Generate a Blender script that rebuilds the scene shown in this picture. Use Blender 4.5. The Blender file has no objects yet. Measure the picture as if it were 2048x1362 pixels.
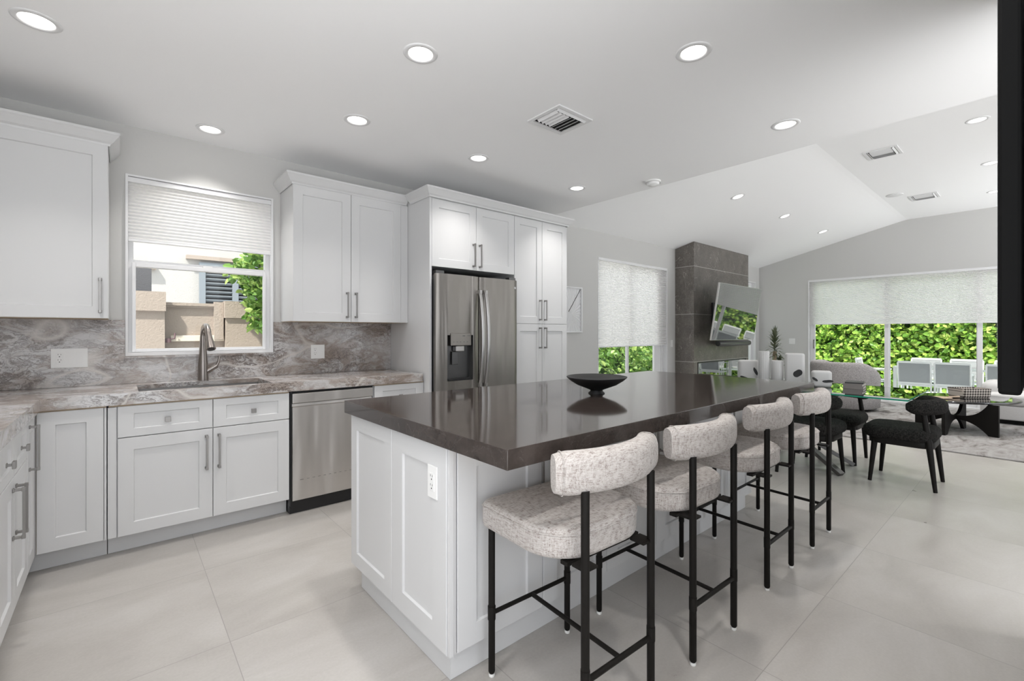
import bpy, math, random
from mathutils import Vector, Matrix
PI = math.pi
SC = bpy.context.scene
COL = SC.collection

# ------------------------------------------------------------------ camera
cam_d = bpy.data.cameras.new('camera')
cam = bpy.data.objects.new('camera', cam_d)
COL.objects.link(cam)
cam_d.sensor_width = 36.0
cam_d.lens = 36.0 * 912.5 / 2048
cam_d.shift_y = -(681 - 664.4) / 2048
cam_d.clip_start = 0.02
CAM_YAW = 49.35
cam.location = (0, 0, 1.28)
cam.rotation_euler = (PI / 2, 0, math.radians(CAM_YAW - 90))
SC.camera = cam

# ------------------------------------------------------------------ world, sun, exposure
w = bpy.data.worlds.new('sky')
SC.world = w
w.use_nodes = True
WN, WL = w.node_tree.nodes, w.node_tree.links
WN.clear()
bg = WN.new('ShaderNodeBackground'); out = WN.new('ShaderNodeOutputWorld')
# hazy sky; the brighter lower half is added fill light for the ceiling
geo = WN.new('ShaderNodeTexCoord'); sx = WN.new('ShaderNodeSeparateXYZ'); rp = WN.new('ShaderNodeValToRGB')
WL.new(geo.outputs['Generated'], sx.inputs[0]); mr = WN.new('ShaderNodeMapRange')
mr.inputs['From Min'].default_value = -.28; mr.inputs['From Max'].default_value = .02
WL.new(sx.outputs['Z'], mr.inputs['Value']); WL.new(mr.outputs[0], rp.inputs[0])
rp.color_ramp.elements[0].color = (.97, .985, 1.0, 1); rp.color_ramp.elements[1].color = (.35, .365, .39, 1)
WL.new(rp.outputs[0], bg.inputs['Color'])
bg.inputs['Strength'].default_value = 3.5
WL.new(bg.outputs[0], out.inputs[0])
sun_d = bpy.data.lights.new('sun', 'SUN'); sun = bpy.data.objects.new('sun', sun_d)
COL.objects.link(sun)
sun_d.energy = 5.0; sun_d.angle = math.radians(2.0); sun_d.color = (1.0, 0.95, 0.87)
sun.rotation_euler = Vector((0.55, 0.45, -1.0)).to_track_quat('-Z', 'Y').to_euler()
sun.location = (-6, -4, 12)
LAMP_W = 3.3
SC.view_settings.view_transform = 'Standard'
SC.view_settings.look = 'None'
SC.view_settings.exposure = 0.50
SC.view_settings.gamma = 1.0
SC.view_settings.use_curve_mapping = False
SC.cycles.max_bounces = 10
SC.cycles.diffuse_bounces = 6
SC.cycles.transparent_max_bounces = 16
SC.cycles.sample_clamp_indirect = 6.0
SC.cycles.caustics_reflective = False
SC.cycles.caustics_refractive = False

# ------------------------------------------------------------------ materials
def mat(name, col=(.8, .8, .8), rough=.5, metal=0., spec=.5, **kw):
    m = bpy.data.materials.new(name); m.use_nodes = True
    b = m.node_tree.nodes['Principled BSDF']
    b.inputs['Base Color'].default_value = (*col, 1)
    b.inputs['Roughness'].default_value = rough
    b.inputs['Metallic'].default_value = metal
    b.inputs['Specular IOR Level'].default_value = spec
    for k, v in kw.items():
        b.inputs[k.replace('_', ' ')].default_value = v
    return m

class NT:
    """small helper to wire shader nodes"""
    def __init__(s, m):
        s.m = m; s.n = m.node_tree.nodes; s.l = m.node_tree.links
        s.b = s.n.get('Principled BSDF')
        s.tc = s.n.new('ShaderNodeTexCoord').outputs['Object']
    def sock(s, node, i, v):
        if v is None: return
        if isinstance(v, (int, float, tuple)): node.inputs[i].default_value = v
        else: s.l.new(v, node.inputs[i])
    def mp(s, vec=None, scale=(1, 1, 1), loc=(0, 0, 0), rot=(0, 0, 0)):
        k = s.n.new('ShaderNodeMapping')
        s.l.new(vec or s.tc, k.inputs[0])
        k.inputs['Location'].default_value = loc; k.inputs['Rotation'].default_value = rot
        k.inputs['Scale'].default_value = scale
        return k.outputs[0]
    def noise(s, vec=None, scale=5, detail=4, rough=.5, dist=0):
        k = s.n.new('ShaderNodeTexNoise'); s.l.new(vec or s.tc, k.inputs['Vector'])
        k.inputs['Scale'].default_value = scale; k.inputs['Detail'].default_value = detail
        k.inputs['Roughness'].default_value = rough; k.inputs['Distortion'].default_value = dist
        return k.outputs[0]
    def math(s, op, a, b=None, c=None, clamp=False):
        k = s.n.new('ShaderNodeMath'); k.operation = op; k.use_clamp = clamp
        s.sock(k, 0, a); s.sock(k, 1, b); s.sock(k, 2, c)
        return k.outputs[0]
    def ramp(s, f, stops):
        k = s.n.new('ShaderNodeValToRGB'); s.l.new(f, k.inputs[0])
        e = k.color_ramp.elements
        while len(e) < len(stops): e.new(.5)
        for el, (p, c) in zip(e, stops):
            el.position = p; el.color = (*c, 1) if len(c) == 3 else c
        return k.outputs[0]
    def mix(s, f, a, b, mode='MIX'):
        k = s.n.new('ShaderNodeMixRGB'); k.blend_type = mode
        s.sock(k, 0, f)
        s.sock(k, 1, (*a, 1) if isinstance(a, tuple) and len(a) == 3 else a)
        s.sock(k, 2, (*b, 1) if isinstance(b, tuple) and len(b) == 3 else b)
        return k.outputs[0]
    def sep(s, vec=None):
        k = s.n.new('ShaderNodeSeparateXYZ'); s.l.new(vec or s.tc, k.inputs[0]); return k.outputs
    def comb(s, x, y, z):
        k = s.n.new('ShaderNodeCombineXYZ')
        for i, v in enumerate((x, y, z)): s.sock(k, i, v)
        return k.outputs[0]
    def vmath(s, op, a, b):
        k = s.n.new('ShaderNodeVectorMath'); k.operation = op
        s.sock(k, 0, a); s.sock(k, 1, b); return k.outputs[0]
    def color(s, c): s.l.new(c, s.b.inputs['Base Color'])
    def rough(s, c): s.l.new(c, s.b.inputs['Roughness'])
    def bump(s, h, strength=.2, dist=.01):
        k = s.n.new('ShaderNodeBump'); s.l.new(h, k.inputs['Height'])
        k.inputs['Strength'].default_value = strength; k.inputs['Distance'].default_value = dist
        s.l.new(k.outputs[0], s.b.inputs['Normal'])

M = {}
def paint(name, col, rough, amt=.02, sc=60):
    m = mat(name, col, rough); t = NT(m)
    f = t.noise(scale=sc, detail=3)
    t.bump(f, amt, .004)
    M[name] = m
paint('ceiling_paint', (.92, .92, .925), .85, .08, 70)
paint('wall_paint', (.57, .566, .552), .8, .08, 70)
paint('white_lacquer', (.63, .632, .635), .38, .015, 30)
paint('white_trim', (.76, .76, .765), .45)
paint('white_plastic', (.82, .82, .81), .35)
M['plywood'] = mat('plywood', (.50, .40, .29), .7)
M['dark_gap'] = mat('dark_gap', (.02, .02, .02), .8)
M['black_plastic'] = mat('black_plastic', (.012, .012, .013), .35)
M['matte_black'] = mat('matte_black', (.004, .004, .004), .7, spec=.08)
M['black_gloss'] = mat('black_gloss', (.006, .006, .007), .04, spec=.9)
M['screen'] = mat('screen', (.012, .012, .013), .03, spec=1.0, Coat_Weight=1.0, Coat_Roughness=.02, Coat_IOR=2.0)
M['black_metal'] = mat('black_metal', (.007, .006, .005), .55, 0., .18)
M['nickel'] = mat('nickel', (.30, .29, .28), .38, 1.)
M['chrome'] = mat('chrome', (.66, .65, .64), .16, 1.)
M['bronze_steel'] = mat('bronze_steel', (.30, .27, .25), .28, 1.)
M['brushed_leg'] = mat('brushed_leg', (.17, .165, .16), .38, 1.)
M['pad_white'] = mat('pad_white', (.7, .7, .68), .6)
M['outdoor_white'] = mat('outdoor_white', (.80, .80, .80), .45)
M['sling'] = mat('sling', (.34, .35, .36), .75)
M['patio'] = mat('patio', (.70, .69, .67), .8)
M['stucco_beige'] = mat('stucco_beige', (.40, .335, .285), .9)
M['stucco_cream'] = mat('stucco_cream', (.52, .505, .485), .9)
M['dark_stucco'] = mat('dark_stucco', (.11, .11, .12), .9)
for k, s_ in (('stucco_beige', 45), ('stucco_cream', 60), ('dark_stucco', 60)):
    t = NT(M[k]); t.bump(t.noise(scale=s_, detail=5, rough=.7), .5, .02)
M['shutter_blue'] = mat('shutter_blue', (.24, .27, .30), .5)
M['pipe'] = mat('pipe', (.72, .65, .55), .5)
M['valve'] = mat('valve', (.16, .09, .10), .5)
M['soil'] = mat('soil', (.10, .07, .05), .9)
M['trunk'] = mat('trunk', (.34, .27, .18), .85)
M['ceramic'] = mat('ceramic', (.58, .575, .565), .55)
M['ceramic_black'] = mat('ceramic_black', (.012, .012, .012), .5)
M['book_grey'] = mat('book_grey', (.22, .20, .19), .6)
M['book_dark'] = mat('book_dark', (.03, .03, .03), .5)
M['page'] = mat('page', (.6, .57, .52), .8)
M['wood_tray'] = mat('wood_tray', (.42, .31, .22), .5)
t = NT(M['wood_tray']); t.color(t.ramp(t.noise(t.mp(scale=(3, 40, 40)), 3, 3), [(.3, (.30, .21, .14)), (.7, (.52, .40, .29))]))

# floor: large square porcelain tiles with hairline joints
m = mat('floor_tile', (.55, .53, .50), .3, spec=.45); t = NT(m); M['floor_tile'] = m
S = t.sep()
def joint(c, off):
    a = t.math('DIVIDE', t.math('SUBTRACT', c, off), .75)
    fr = t.math('ABSOLUTE', t.math('SUBTRACT', t.math('FRACT', t.math('ADD', a, 100.5)), .5))
    return t.math('LESS_THAN', fr, .0021)
jx = joint(S[0], .345); jy = joint(S[1], .69)
j = t.math('MAXIMUM', jx, jy)
cell = t.comb(t.math('FLOOR', t.math('DIVIDE', t.math('SUBTRACT', S[0], .345), .75)),
              t.math('FLOOR', t.math('DIVIDE', t.math('SUBTRACT', S[1], .69), .75)), 0.)
wn = t.n.new('ShaderNodeTexWhiteNoise'); t.l.new(cell, wn.inputs['Vector'])
shift = t.vmath('MULTIPLY', wn.outputs['Color'], (9., 9., 9.))
cl = t.noise(t.vmath('ADD', t.mp(scale=(1., 2.2, 1.)), shift), 1.5, 6, .6, .6)
c1 = t.ramp(cl, [(.30, (.315, .295, .272)), (.52, (.375, .355, .332)), (.72, (.425, .408, .39))])
fine = t.noise(scale=90, detail=2)
c1 = t.mix(.10, c1, t.ramp(fine, [(.3, (.38, .36, .34)), (.7, (.60, .59, .57))]))
t.color(t.mix(j, c1, (.27, .255, .24)))
t.rough(t.math('ADD', t.math('MULTIPLY', cl, .18), .22))
t.bump(t.math('SUBTRACT', 1., j), .25, .002)

# veined stone of worktops and splashback
m = mat('marble', (.6, .58, .56), .16, spec=.5); t = NT(m); M['marble'] = m
rot = t.mp(rot=(0, .55, .35), scale=(1.1, 1.1, 2.1))
wv = t.n.new('ShaderNodeTexNoise'); t.l.new(rot, wv.inputs['Vector'])
wv.inputs['Scale'].default_value = 2.6; wv.inputs['Detail'].default_value = 5
warp = t.vmath('ADD', rot, t.vmath('MULTIPLY', wv.outputs['Color'], (1.1, .8, .9)))
base = t.ramp(t.noise(warp, 3.2, 5, .6), [(.30, (.26, .21, .18)), (.43, (.38, .335, .305)), (.55, (.53, .515, .51)), (.75, (.62, .62, .63))])
def ridge(vec, sc, det, wdt, dist=0., rgh=.55):
    n_ = t.noise(vec, sc, det, rgh, dist)
    return t.math('SUBTRACT', 1., t.math('DIVIDE', t.math('ABSOLUTE', t.math('SUBTRACT', n_, .5)), wdt), clamp=True)
r1 = ridge(warp, 3.4, 8, .026, .4, .6); r2 = ridge(warp, 8., 7, .030, .6, .6); r3 = ridge(t.mp(warp, loc=(3, 7, 1)), 5.5, 8, .022, .3, .6)
dv = t.math('MAXIMUM', t.math('MULTIPLY', r1, .9), t.math('MAXIMUM', t.math('MULTIPLY', r2, .65), t.math('MULTIPLY', r3, .85)))
msk = t.ramp(t.noise(t.mp(loc=(4, 2, 9)), 3., 3), [(.35, (.2, .2, .2)), (.6, (1, 1, 1))])
c1 = t.mix(t.math('MULTIPLY', dv, msk), base, (.085, .06, .05))
wv2 = ridge(t.mp(rot, loc=(9.3, 1.7, 5.)), .95, 2, .011, .7, .4)
t.color(t.mix(t.math('MULTIPLY', wv2, .8), c1, (.60, .565, .53)))

# island quartz
m = mat('quartz', (.10, .085, .078), .085, spec=.45, Coat_Weight=.15, Coat_Roughness=.06); t = NT(m); M['quartz'] = m
qa = t.ramp(t.noise(scale=14, detail=6, rough=.7), [(.35, (.030, .023, .020)), (.65, (.052, .041, .036))])
qv = t.noise(t.mp(scale=(1, 1, 1)), 3.2, 6, .65, 1.2)
qv = t.math('SUBTRACT', 1., t.math('DIVIDE', t.math('ABSOLUTE', t.math('SUBTRACT', qv, .5)), .006), clamp=True)
t.color(t.mix(t.math('MULTIPLY', qv, .10), qa, (.32, .29, .27)))

# chimney slabs
m = mat('chimney_stone', (.15, .14, .13), .32); t = NT(m); M['chimney_stone'] = m
S = t.sep()
ca = t.ramp(t.noise(scale=5, detail=7, rough=.65), [(.3, (.085, .074, .063)), (.7, (.175, .155, .135))])
ca = t.mix(.25, ca, t.ramp(t.noise(scale=60, detail=2), [(.3, (.07, .06, .055)), (.7, (.22, .21, .20))]))
dist_v = t.noise(t.mp(rot=(.5, .9, .2), scale=(1.6, 1.6, .8)), 2.0, 3, .5, 1.4)
vv = t.math('SUBTRACT', 1., t.math('DIVIDE', t.math('ABSOLUTE', t.math('SUBTRACT', dist_v, .5)), .0045), clamp=True)
d2 = t.noise(t.mp(rot=(.2, -.8, .9), loc=(3, 3, 3), scale=(2, 2, .9)), 2.4, 4, .5, 1.8)
v2 = t.math('SUBTRACT', 1., t.math('DIVIDE', t.math('ABSOLUTE', t.math('SUBTRACT', d2, .48)), .003), clamp=True)
jz = t.math('ABSOLUTE', t.math('SUBTRACT', t.math('FRACT', t.math('ADD', t.math('DIVIDE', S[2], .79), .5)), .5))
jz = t.math('LESS_THAN', jz, .006)
c1 = t.mix(t.math('MULTIPLY', t.math('MAXIMUM', vv, v2), .55), ca, (.50, .47, .43))
t.color(t.mix(jz, c1, (.42, .40, .37)))

# brushed stainless steel
m = mat('stainless', (.275, .258, .238), .24, 1.0); t = NT(m); M['stainless'] = m
br = t.noise(t.mp(scale=(1, 1, 220)), 6, 3)
wav = t.noise(t.mp(scale=(2.2, 2.2, .35)), 2.2, 2)
t.rough(t.math('ADD', t.math('MULTIPLY', br, .12), .33))
t.bump(t.math('ADD', t.math('MULTIPLY', wav, 1.), t.math('MULTIPLY', br, .004)), .9, .045)
M['stainless_pale'] = M['stainless'].copy(); M['stainless_pale'].node_tree.nodes['Principled BSDF'].inputs['Base Color'].default_value = (.66, .635, .61, 1)
M['steel_light'] = mat('steel_light', (.5, .49, .48), .3, 1.0)
M['steel_dark'] = mat('steel_dark', (.13, .13, .13), .35, .8)

# upholstery
def fabric(name, stops, sx=90, strength=.5, fuzzy=0.):
    m = mat(name, stops[1][1], .95, spec=.15); t = NT(m); M[name] = m
    a = t.noise(t.mp(scale=(sx, sx * .14, sx)), 1., 2, .6)
    b = t.noise(t.mp(scale=(sx * .14, sx, sx * .14)), 1., 2, .6)
    b2 = t.noise(t.mp(scale=(sx * .16, sx * .16, sx)), 1., 2, .6)
    f = t.math('DIVIDE', t.math('ADD', t.math('ADD', a, b), b2), 3.)
    t.color(t.ramp(f, stops)); t.bump(f, strength, .006)
    m.node_tree.nodes['Principled BSDF'].inputs['Sheen Weight'].default_value = .15 + fuzzy
fabric('linen', [(.38, (.215, .18, .163)), (.45, (.365, .33, .308)), (.52, (.445, .415, .392)), (.62, (.52, .495, .475))], 330, .35)
m = mat('black_boucle', (.012, .011, .010), .95, spec=.12); t = NT(m); M['black_boucle'] = m
f = t.noise(scale=95, detail=3, rough=.6); t.color(t.ramp(f, [(.35, (.005, .005, .005)), (.7, (.035, .033, .03))])); t.bump(f, .9, .01)
m = mat('grey_boucle', (.42, .40, .39), .95, spec=.15); t = NT(m); M['grey_boucle'] = m
f = t.noise(t.mp(scale=(1, 1, 2.2)), 60, 3, .6); t.color(t.ramp(f, [(.35, (.27, .255, .25)), (.65, (.46, .44, .435))])); t.bump(f, .6, .01)
m = mat('sofa_fabric', (.55, .54, .53), .95, spec=.15); t = NT(m); M['sofa_fabric'] = m
t.bump(t.noise(scale=120, detail=2), .4, .005)
m = mat('rug_pile', (.5, .48, .46), 1., spec=.05); t = NT(m); M['rug_pile'] = m
f = t.noise(t.mp(scale=(1, 2.5, 1)), 2.6, 8, .68, .8)
t.color(t.ramp(f, [(.36, (.15, .138, .13)), (.46, (.28, .265, .255)), (.60, (.36, .35, .34))])); t.bump(t.noise(scale=160, detail=2), .8, .01)
# window shade cloth lets daylight through
def cloth(name, col, trans=.5):
    m = bpy.data.materials.new(name); m.use_nodes = True; n = m.node_tree.nodes; l = m.node_tree.links
    n.clear(); o = n.new('ShaderNodeOutputMaterial'); d = n.new('ShaderNodeBsdfDiffuse'); tr = n.new('ShaderNodeBsdfTranslucent'); mx = n.new('ShaderNodeMixShader')
    d.inputs[0].default_value = (*col, 1); tr.inputs[0].default_value = (*col, 1); mx.inputs[0].default_value = trans
    l.new(d.outputs[0], mx.inputs[1]); l.new(tr.outputs[0], mx.inputs[2]); l.new(mx.outputs[0], o.inputs[0]); M[name] = m
cloth('shade_cloth', (.82, .81, .805), .48)
# glass
def glass(name, tint, ior=1.5, boost=1.0):
    m = bpy.data.materials.new(name); m.use_nodes = True; n = m.node_tree.nodes; l = m.node_tree.links
    n.clear(); o = n.new('ShaderNodeOutputMaterial'); tr = n.new('ShaderNodeBsdfTransparent'); g = n.new('ShaderNodeBsdfGlossy'); mx = n.new('ShaderNodeMixShader'); fr = n.new('ShaderNodeFresnel')
    tr.inputs[0].default_value = (*tint, 1); g.inputs['Roughness'].default_value = .0; fr.inputs[0].default_value = ior
    k = n.new('ShaderNodeMath'); k.operation = 'MULTIPLY'; k.use_clamp = True; k.inputs[1].default_value = boost
    g2 = n.new('ShaderNodeNewGeometry'); k2 = n.new('ShaderNodeMath'); k2.operation = 'SUBTRACT'; k2.inputs[0].default_value = 1.0; l.new(g2.outputs['Backfacing'], k2.inputs[1])
    k3 = n.new('ShaderNodeMath'); k3.operation = 'MULTIPLY'; l.new(k.outputs[0], k3.inputs[0]); l.new(k2.outputs[0], k3.inputs[1])
    l.new(fr.outputs[0], k.inputs[0]); l.new(k3.outputs[0], mx.inputs[0])
    l.new(tr.outputs[0], mx.inputs[1]); l.new(g.outputs[0], mx.inputs[2]); l.new(mx.outputs[0], o.inputs[0]); M[name] = m
glass('window_glass', (.97, .985, .98), 1.4)
glass('table_glass', (.86, .95, .91), 1.6, 2.6)
M['glass_edge'] = mat('glass_edge', (.02, .22, .14), .12, spec=.6)
def emit(name, col, st):
    m = bpy.data.materials.new(name); m.use_nodes = True; n = m.node_tree.nodes; l = m.node_tree.links; n.clear()
    o = n.new('ShaderNodeOutputMaterial'); e = n.new('ShaderNodeEmission'); e.inputs[0].default_value = (*col, 1); e.inputs[1].default_value = st
    l.new(e.outputs[0], o.inputs[0]); M[name] = m
emit('lamp_lens', (1., .97, .92), 3.0)
# leaves: colour varies from leaf to leaf
def leafmat(name, stops, rough=.4, trans=.25):
    m = mat(name, stops[1][1], rough, spec=.4); t = NT(m); M[name] = m
    g = t.n.new('ShaderNodeNewGeometry')
    c = t.ramp(g.outputs['Random Per Island'], stops); t.color(c)
    tr = t.n.new('ShaderNodeBsdfTranslucent'); t.l.new(c, tr.inputs[0])
    mx = t.n.new('ShaderNodeMixShader'); mx.inputs[0].default_value = trans
    o = t.n['Material Output']; t.l.new(t.b.outputs[0], mx.inputs[1]); t.l.new(tr.outputs[0], mx.inputs[2]); t.l.new(mx.outputs[0], o.inputs[0])
leafmat('hedge_leaf', [(0., (.08, .20, .025)), (.4, (.26, .47, .07)), (.8, (.45, .62, .12)), (1., (.62, .72, .22))])
leafmat('bush_leaf', [(0., (.08, .18, .04)), (.5, (.20, .36, .08)), (1., (.45, .58, .18))])
leafmat('yucca_leaf', [(0., (.07, .09, .05)), (.5, (.14, .16, .09)), (1., (.24, .25, .17))])
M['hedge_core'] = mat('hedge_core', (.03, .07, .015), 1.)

# ------------------------------------------------------------------ mesh helpers
class MB:
    def __init__(s): s.v = []; s.f = []; s.mi = []; s.sm = []
    def add(s, vs, fs, mi=0, smooth=False):
        o = len(s.v); s.v += [tuple(p) for p in vs]
        for f in fs: s.f.append([i + o for i in f]); s.mi.append(mi); s.sm.append(smooth)
        return s
    def box(s, x0, x1, y0, y1, z0, z1, mi=0):
        if x0 > x1: x0, x1 = x1, x0
        if y0 > y1: y0, y1 = y1, y0
        if z0 > z1: z0, z1 = z1, z0
        v = [(x0, y0, z0), (x1, y0, z0), (x1, y1, z0), (x0, y1, z0), (x0, y0, z1), (x1, y0, z1), (x1, y1, z1), (x0, y1, z1)]
        return s.add(v, [(0, 3, 2, 1), (4, 5, 6, 7), (0, 1, 5, 4), (1, 2, 6, 5), (2, 3, 7, 6), (3, 0, 4, 7)], mi)
    def obox(s, c, ax, ay, az, hx, hy, hz, mi=0):
        c = Vector(c); ax = Vector(ax).normalized(); ay = Vector(ay).normalized(); az = Vector(az).normalized()
        v = [c + ax * i * hx + ay * j_ * hy + az * k * hz for k in (-1, 1) for (i, j_) in ((-1, -1), (1, -1), (1, 1), (-1, 1))]
        return s.add(v, [(0, 3, 2, 1), (4, 5, 6, 7), (0, 1, 5, 4), (1, 2, 6, 5), (2, 3, 7, 6), (3, 0, 4, 7)], mi)
    def rings(s, rs, cap0=True, cap1=True, smooth=True, mi=0, closed=True):
        n = len(rs[0]); vs = [p for r in rs for p in r]; fs = []
        for i in range(len(rs) - 1):
            for k in range(n if closed else n - 1):
                a = i * n + k; b = i * n + (k + 1) % n
                fs.append((a, b, b + n, a + n))
        s.add(vs, fs, mi, smooth)
        if cap0: s.add(rs[0], [tuple(range(n))[::-1]], mi, False)
        if cap1: s.add(rs[-1], [tuple(range(n))], mi, False)
        return s
    def tube(s, pts, r, n=10, cap=True, mi=0):
        pts = [Vector(p) for p in pts]; rr = r if isinstance(r, (list, tuple)) else [r] * len(pts)
        rs = []; up = None
        for i, p in enumerate(pts):
            d = (pts[min(i + 1, len(pts) - 1)] - pts[max(i - 1, 0)]).normalized()
            if up is None:
                up = Vector((0, 0, 1)) if abs(d.z) < .9 else Vector((1, 0, 0))
            a = d.cross(up).normalized(); b = a.cross(d).normalized(); up = b
            rs.append([p + (a * math.cos(2 * PI * k / n) + b * math.sin(2 * PI * k / n)) * rr[i] for k in range(n)])
        # face winding outward: ring goes a->b about d, so reverse
        rs = [r_[::-1] for r_ in rs]
        return s.rings(rs, cap, cap, True, mi)
    def lathe(s, prof, c=(0, 0), n=32, mi=0, cap0=True, cap1=True, smooth=True, fn=None):
        rs = []
        for (r, z) in prof:
            ring = []
            for k in range(n):
                a = 2 * PI * k / n; q = fn(a, z) if fn else 1.
                ring.append((c[0] + r * q * math.cos(a), c[1] + r * q * math.sin(a), z))
            rs.append(ring)
        return s.rings(rs, cap0, cap1, smooth, mi)
    def cushion(s, outline, z0, z1, r, seg=5, crown=0., mi=0):
        """outline CCW in xy, extruded z0..z1 with rounded top and bottom edges"""
        n = len(outline); P = [Vector((p[0], p[1])) for p in outline]; N = []
        for i in range(n):
            d = (P[(i + 1) % n] - P[i - 1]).normalized(); N.append(Vector((d.y, -d.x)))
        def ring(ins, z): return [(P[i].x - N[i].x * ins, P[i].y - N[i].y * ins, z) for i in range(n)]
        rs = [ring(r * (1 - math.sin(a)), z0 + r * (1 - math.cos(a))) for a in [PI / 2 * k / seg for k in range(seg + 1)]]
        rs += [ring(r * (1 - math.cos(a)), z1 - r * (1 - math.sin(a))) for a in [PI / 2 * k / seg for k in range(seg + 1)]]
        c = sum((p for p in P), Vector((0, 0))) / n
        if crown:
            last = [Vector(p) for p in rs[-1]]
            for q in (.75, .5, .25, .06):
                rs.append([(c.x + (p.x - c.x) * q, c.y + (p.y - c.y) * q, z1 + crown * (1 - q * q)) for p in last])
        return s.rings(rs, True, True, True, mi)
    def sweep(s, path, sec, scales, mi=0):
        """sec: closed list of (side, up) offsets, path horizontal"""
        P = [Vector(p) for p in path]; rs = []
        for i, p in enumerate(P):
            d = (P[min(i + 1, len(P) - 1)] - P[max(i - 1, 0)]).normalized(); sd = Vector((d.y, -d.x, 0)).normalized()
            rs.append([p + sd * a * scales[i] + Vector((0, 0, 1)) * b * scales[i] for a, b in sec][::-1])
        return s.rings(rs, True, True, True, mi)
    def build(s, name, m, parent=None, local=None, bevel=0., subsurf=0):
        me = bpy.data.meshes.new(name)
        org = Vector((0, 0, 0))
        if parent is not None and not local:
            q = parent
            while q is not None: org += Vector(q.location); q = q.parent
        me.from_pydata([tuple(Vector(p) - org) for p in s.v], [], s.f)
        ms = m if isinstance(m, (list, tuple)) else [m]
        for x in ms: me.materials.append(M[x])
        me.polygons.foreach_set('material_index', s.mi); me.polygons.foreach_set('use_smooth', s.sm)
        me.validate(); me.update()
        o = bpy.data.objects.new(name, me); COL.objects.link(o)
        if parent is not None: o.parent = parent
        if bevel:
            b = o.modifiers.new('bevel', 'BEVEL'); b.width = bevel; b.segments = 2; b.limit_method = 'ANGLE'; b.angle_limit = math.radians(50)
        return o

def tag(o, label=None, cat=None, group=None, kind=None):
    if label: o['label'] = label
    if cat: o['category'] = cat
    if group: o['group'] = group
    if kind: o['kind'] = kind
    return o
def thing(name, loc, label, cat, group=None, rz=0.):
    o = bpy.data.objects.new(name, None); COL.objects.link(o); o.location = loc; o.rotation_euler = (0, 0, rz)
    o.empty_display_size = .1
    return tag(o, label, cat, group)
def structure(name, mb, m, bevel=0.): return tag(mb.build(name, m, bevel=bevel), kind='structure')
def copy_tree(o, parent=None):
    c = o.copy(); COL.objects.link(c); c.parent = parent
    for ch in list(o.children): copy_tree(ch, c)
    return c
def place(root, loc, rz, label, group=None, sc=None):
    c = copy_tree(root); c.location = loc; c.rotation_euler = (0, 0, rz); c['label'] = label
    if group: c['group'] = group
    if sc: c.scale = sc
    return c

def frame(o, U, N, q):   # q=(u, n, z) -> world, U across, N outward
    return Vector(o) + Vector(U) * q[0] + Vector(N) * q[1] + Vector((0, 0, q[2]))
def shaker(mb, o, U, N, wd, ht, th=.02, fw=.07, fh=None, rec=.009):
    """recessed panel front; o is the lower left corner of the BACK plane as seen from outside"""
    fh = fh or fw
    def R(i, j_, n_): return [frame(o, U, N, p) for p in ((i, n_, j_), (wd - i, n_, j_), (wd - i, n_, ht - j_), (i, n_, ht - j_))]
    e = .0015
    rs = [R(0, 0, 0), R(0, 0, th - e), R(e, e, th), R(fw, fh, th), R(fw + .004, fh + .004, th - rec)]
    flip = Vector(U).cross(Vector((0, 0, 1))).dot(Vector(N)) < 0
    if flip: rs = [r[::-1] for r in rs]
    mb.rings(rs, True, True, False)
    return mb
def handle(parent, c, axis, N, L, m='nickel', name='handle'):
    """bar pull with two square posts and flared feet; c on the door face"""
    c = Vector(c); A = Vector(axis); N = Vector(N); B = A.cross(N)
    mb = MB(); bar = .0052
    for s_ in (-1, 1):
        p = c + A * (L / 2 - .006) * s_
        mb.obox(p + N * .003, A, B, N, .0085, .0085, .003)
        mb.obox(p + N * .018, A, B, N, .0052, .0052, .014)
        mb.obox(p + N * .032, A, B, N, .0078, .0068, .0062)
    mb.obox(c + N * .033, A, B, N, L / 2 - .004, bar, .0045)
    return mb.build(name, m, parent, bevel=.0015)
def knob(parent, c, N, m='nickel'):
    c = Vector(c); N = Vector(N); A = Vector((0, 0, 1)); B = A.cross(N)
    mb = MB(); mb.obox(c + N * .002, A, B, N, .009, .009, .002); mb.obox(c + N * .010, A, B, N, .005, .005, .008)
    mb.obox(c + N * .0225, A, B, N, .0145, .0145, .0055)
    return mb.build('knob', m, parent, bevel=.0015)

def sfront(parent, name, o, U, N, wd, ht, fh=None, pull=None, hm='nickel'):
    """door or drawer front with its pull: pull=('knob',u,z) or ('v',u,z0,z1)"""
    mb = shaker(MB(), o, U, N, wd, ht, fh=fh)
    d = mb.build(name, 'white_lacquer', parent)
    if pull:
        if pull[0] == 'knob': knob(d, frame(o, U, N, (pull[1], .02, pull[2])), N, hm)
        else: handle(d, frame(o, U, N, (pull[1], .02, (pull[2] + pull[3]) / 2)), (0, 0, 1), N, abs(pull[3] - pull[2]), hm)
    return d

# ================================================================== ROOM SHELL
W = 4.07; CH = 2.69; FARX = 10.65; LX = -.97; SOFX = 3.95; RZ = 3.29; RY = 1.596; SY = -2.4
structure('floor', MB().box(LX - .2, FARX + .12, -2.0, W + .2, -.12, 0), 'floor_tile')
structure('ceiling', MB().box(LX - 2.2, SOFX, SY, W + .2, CH, CH + .15), 'ceiling_paint')  # unseen part beyond the left wall is extended to keep sun out
mb = MB()
prof = [(W + .2, CH), (W, CH), (RY + .10, RZ - .024), (RY + .04, RZ - .012), (RY - .02, RZ - .003), (RY - .12, RZ), (SY, RZ)]
prof[0] = (W + .2, CH - .0)
top = [(y, z + .16) for y, z in prof][::-1]
poly = prof + top
n = len(poly); v = [(SOFX + .0, y, z) for y, z in poly] + [(FARX + .3, y, z) for y, z in poly]
fs = [(i, (i + 1) % n, (i + 1) % n + n, i + n) for i in range(n)]
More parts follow.
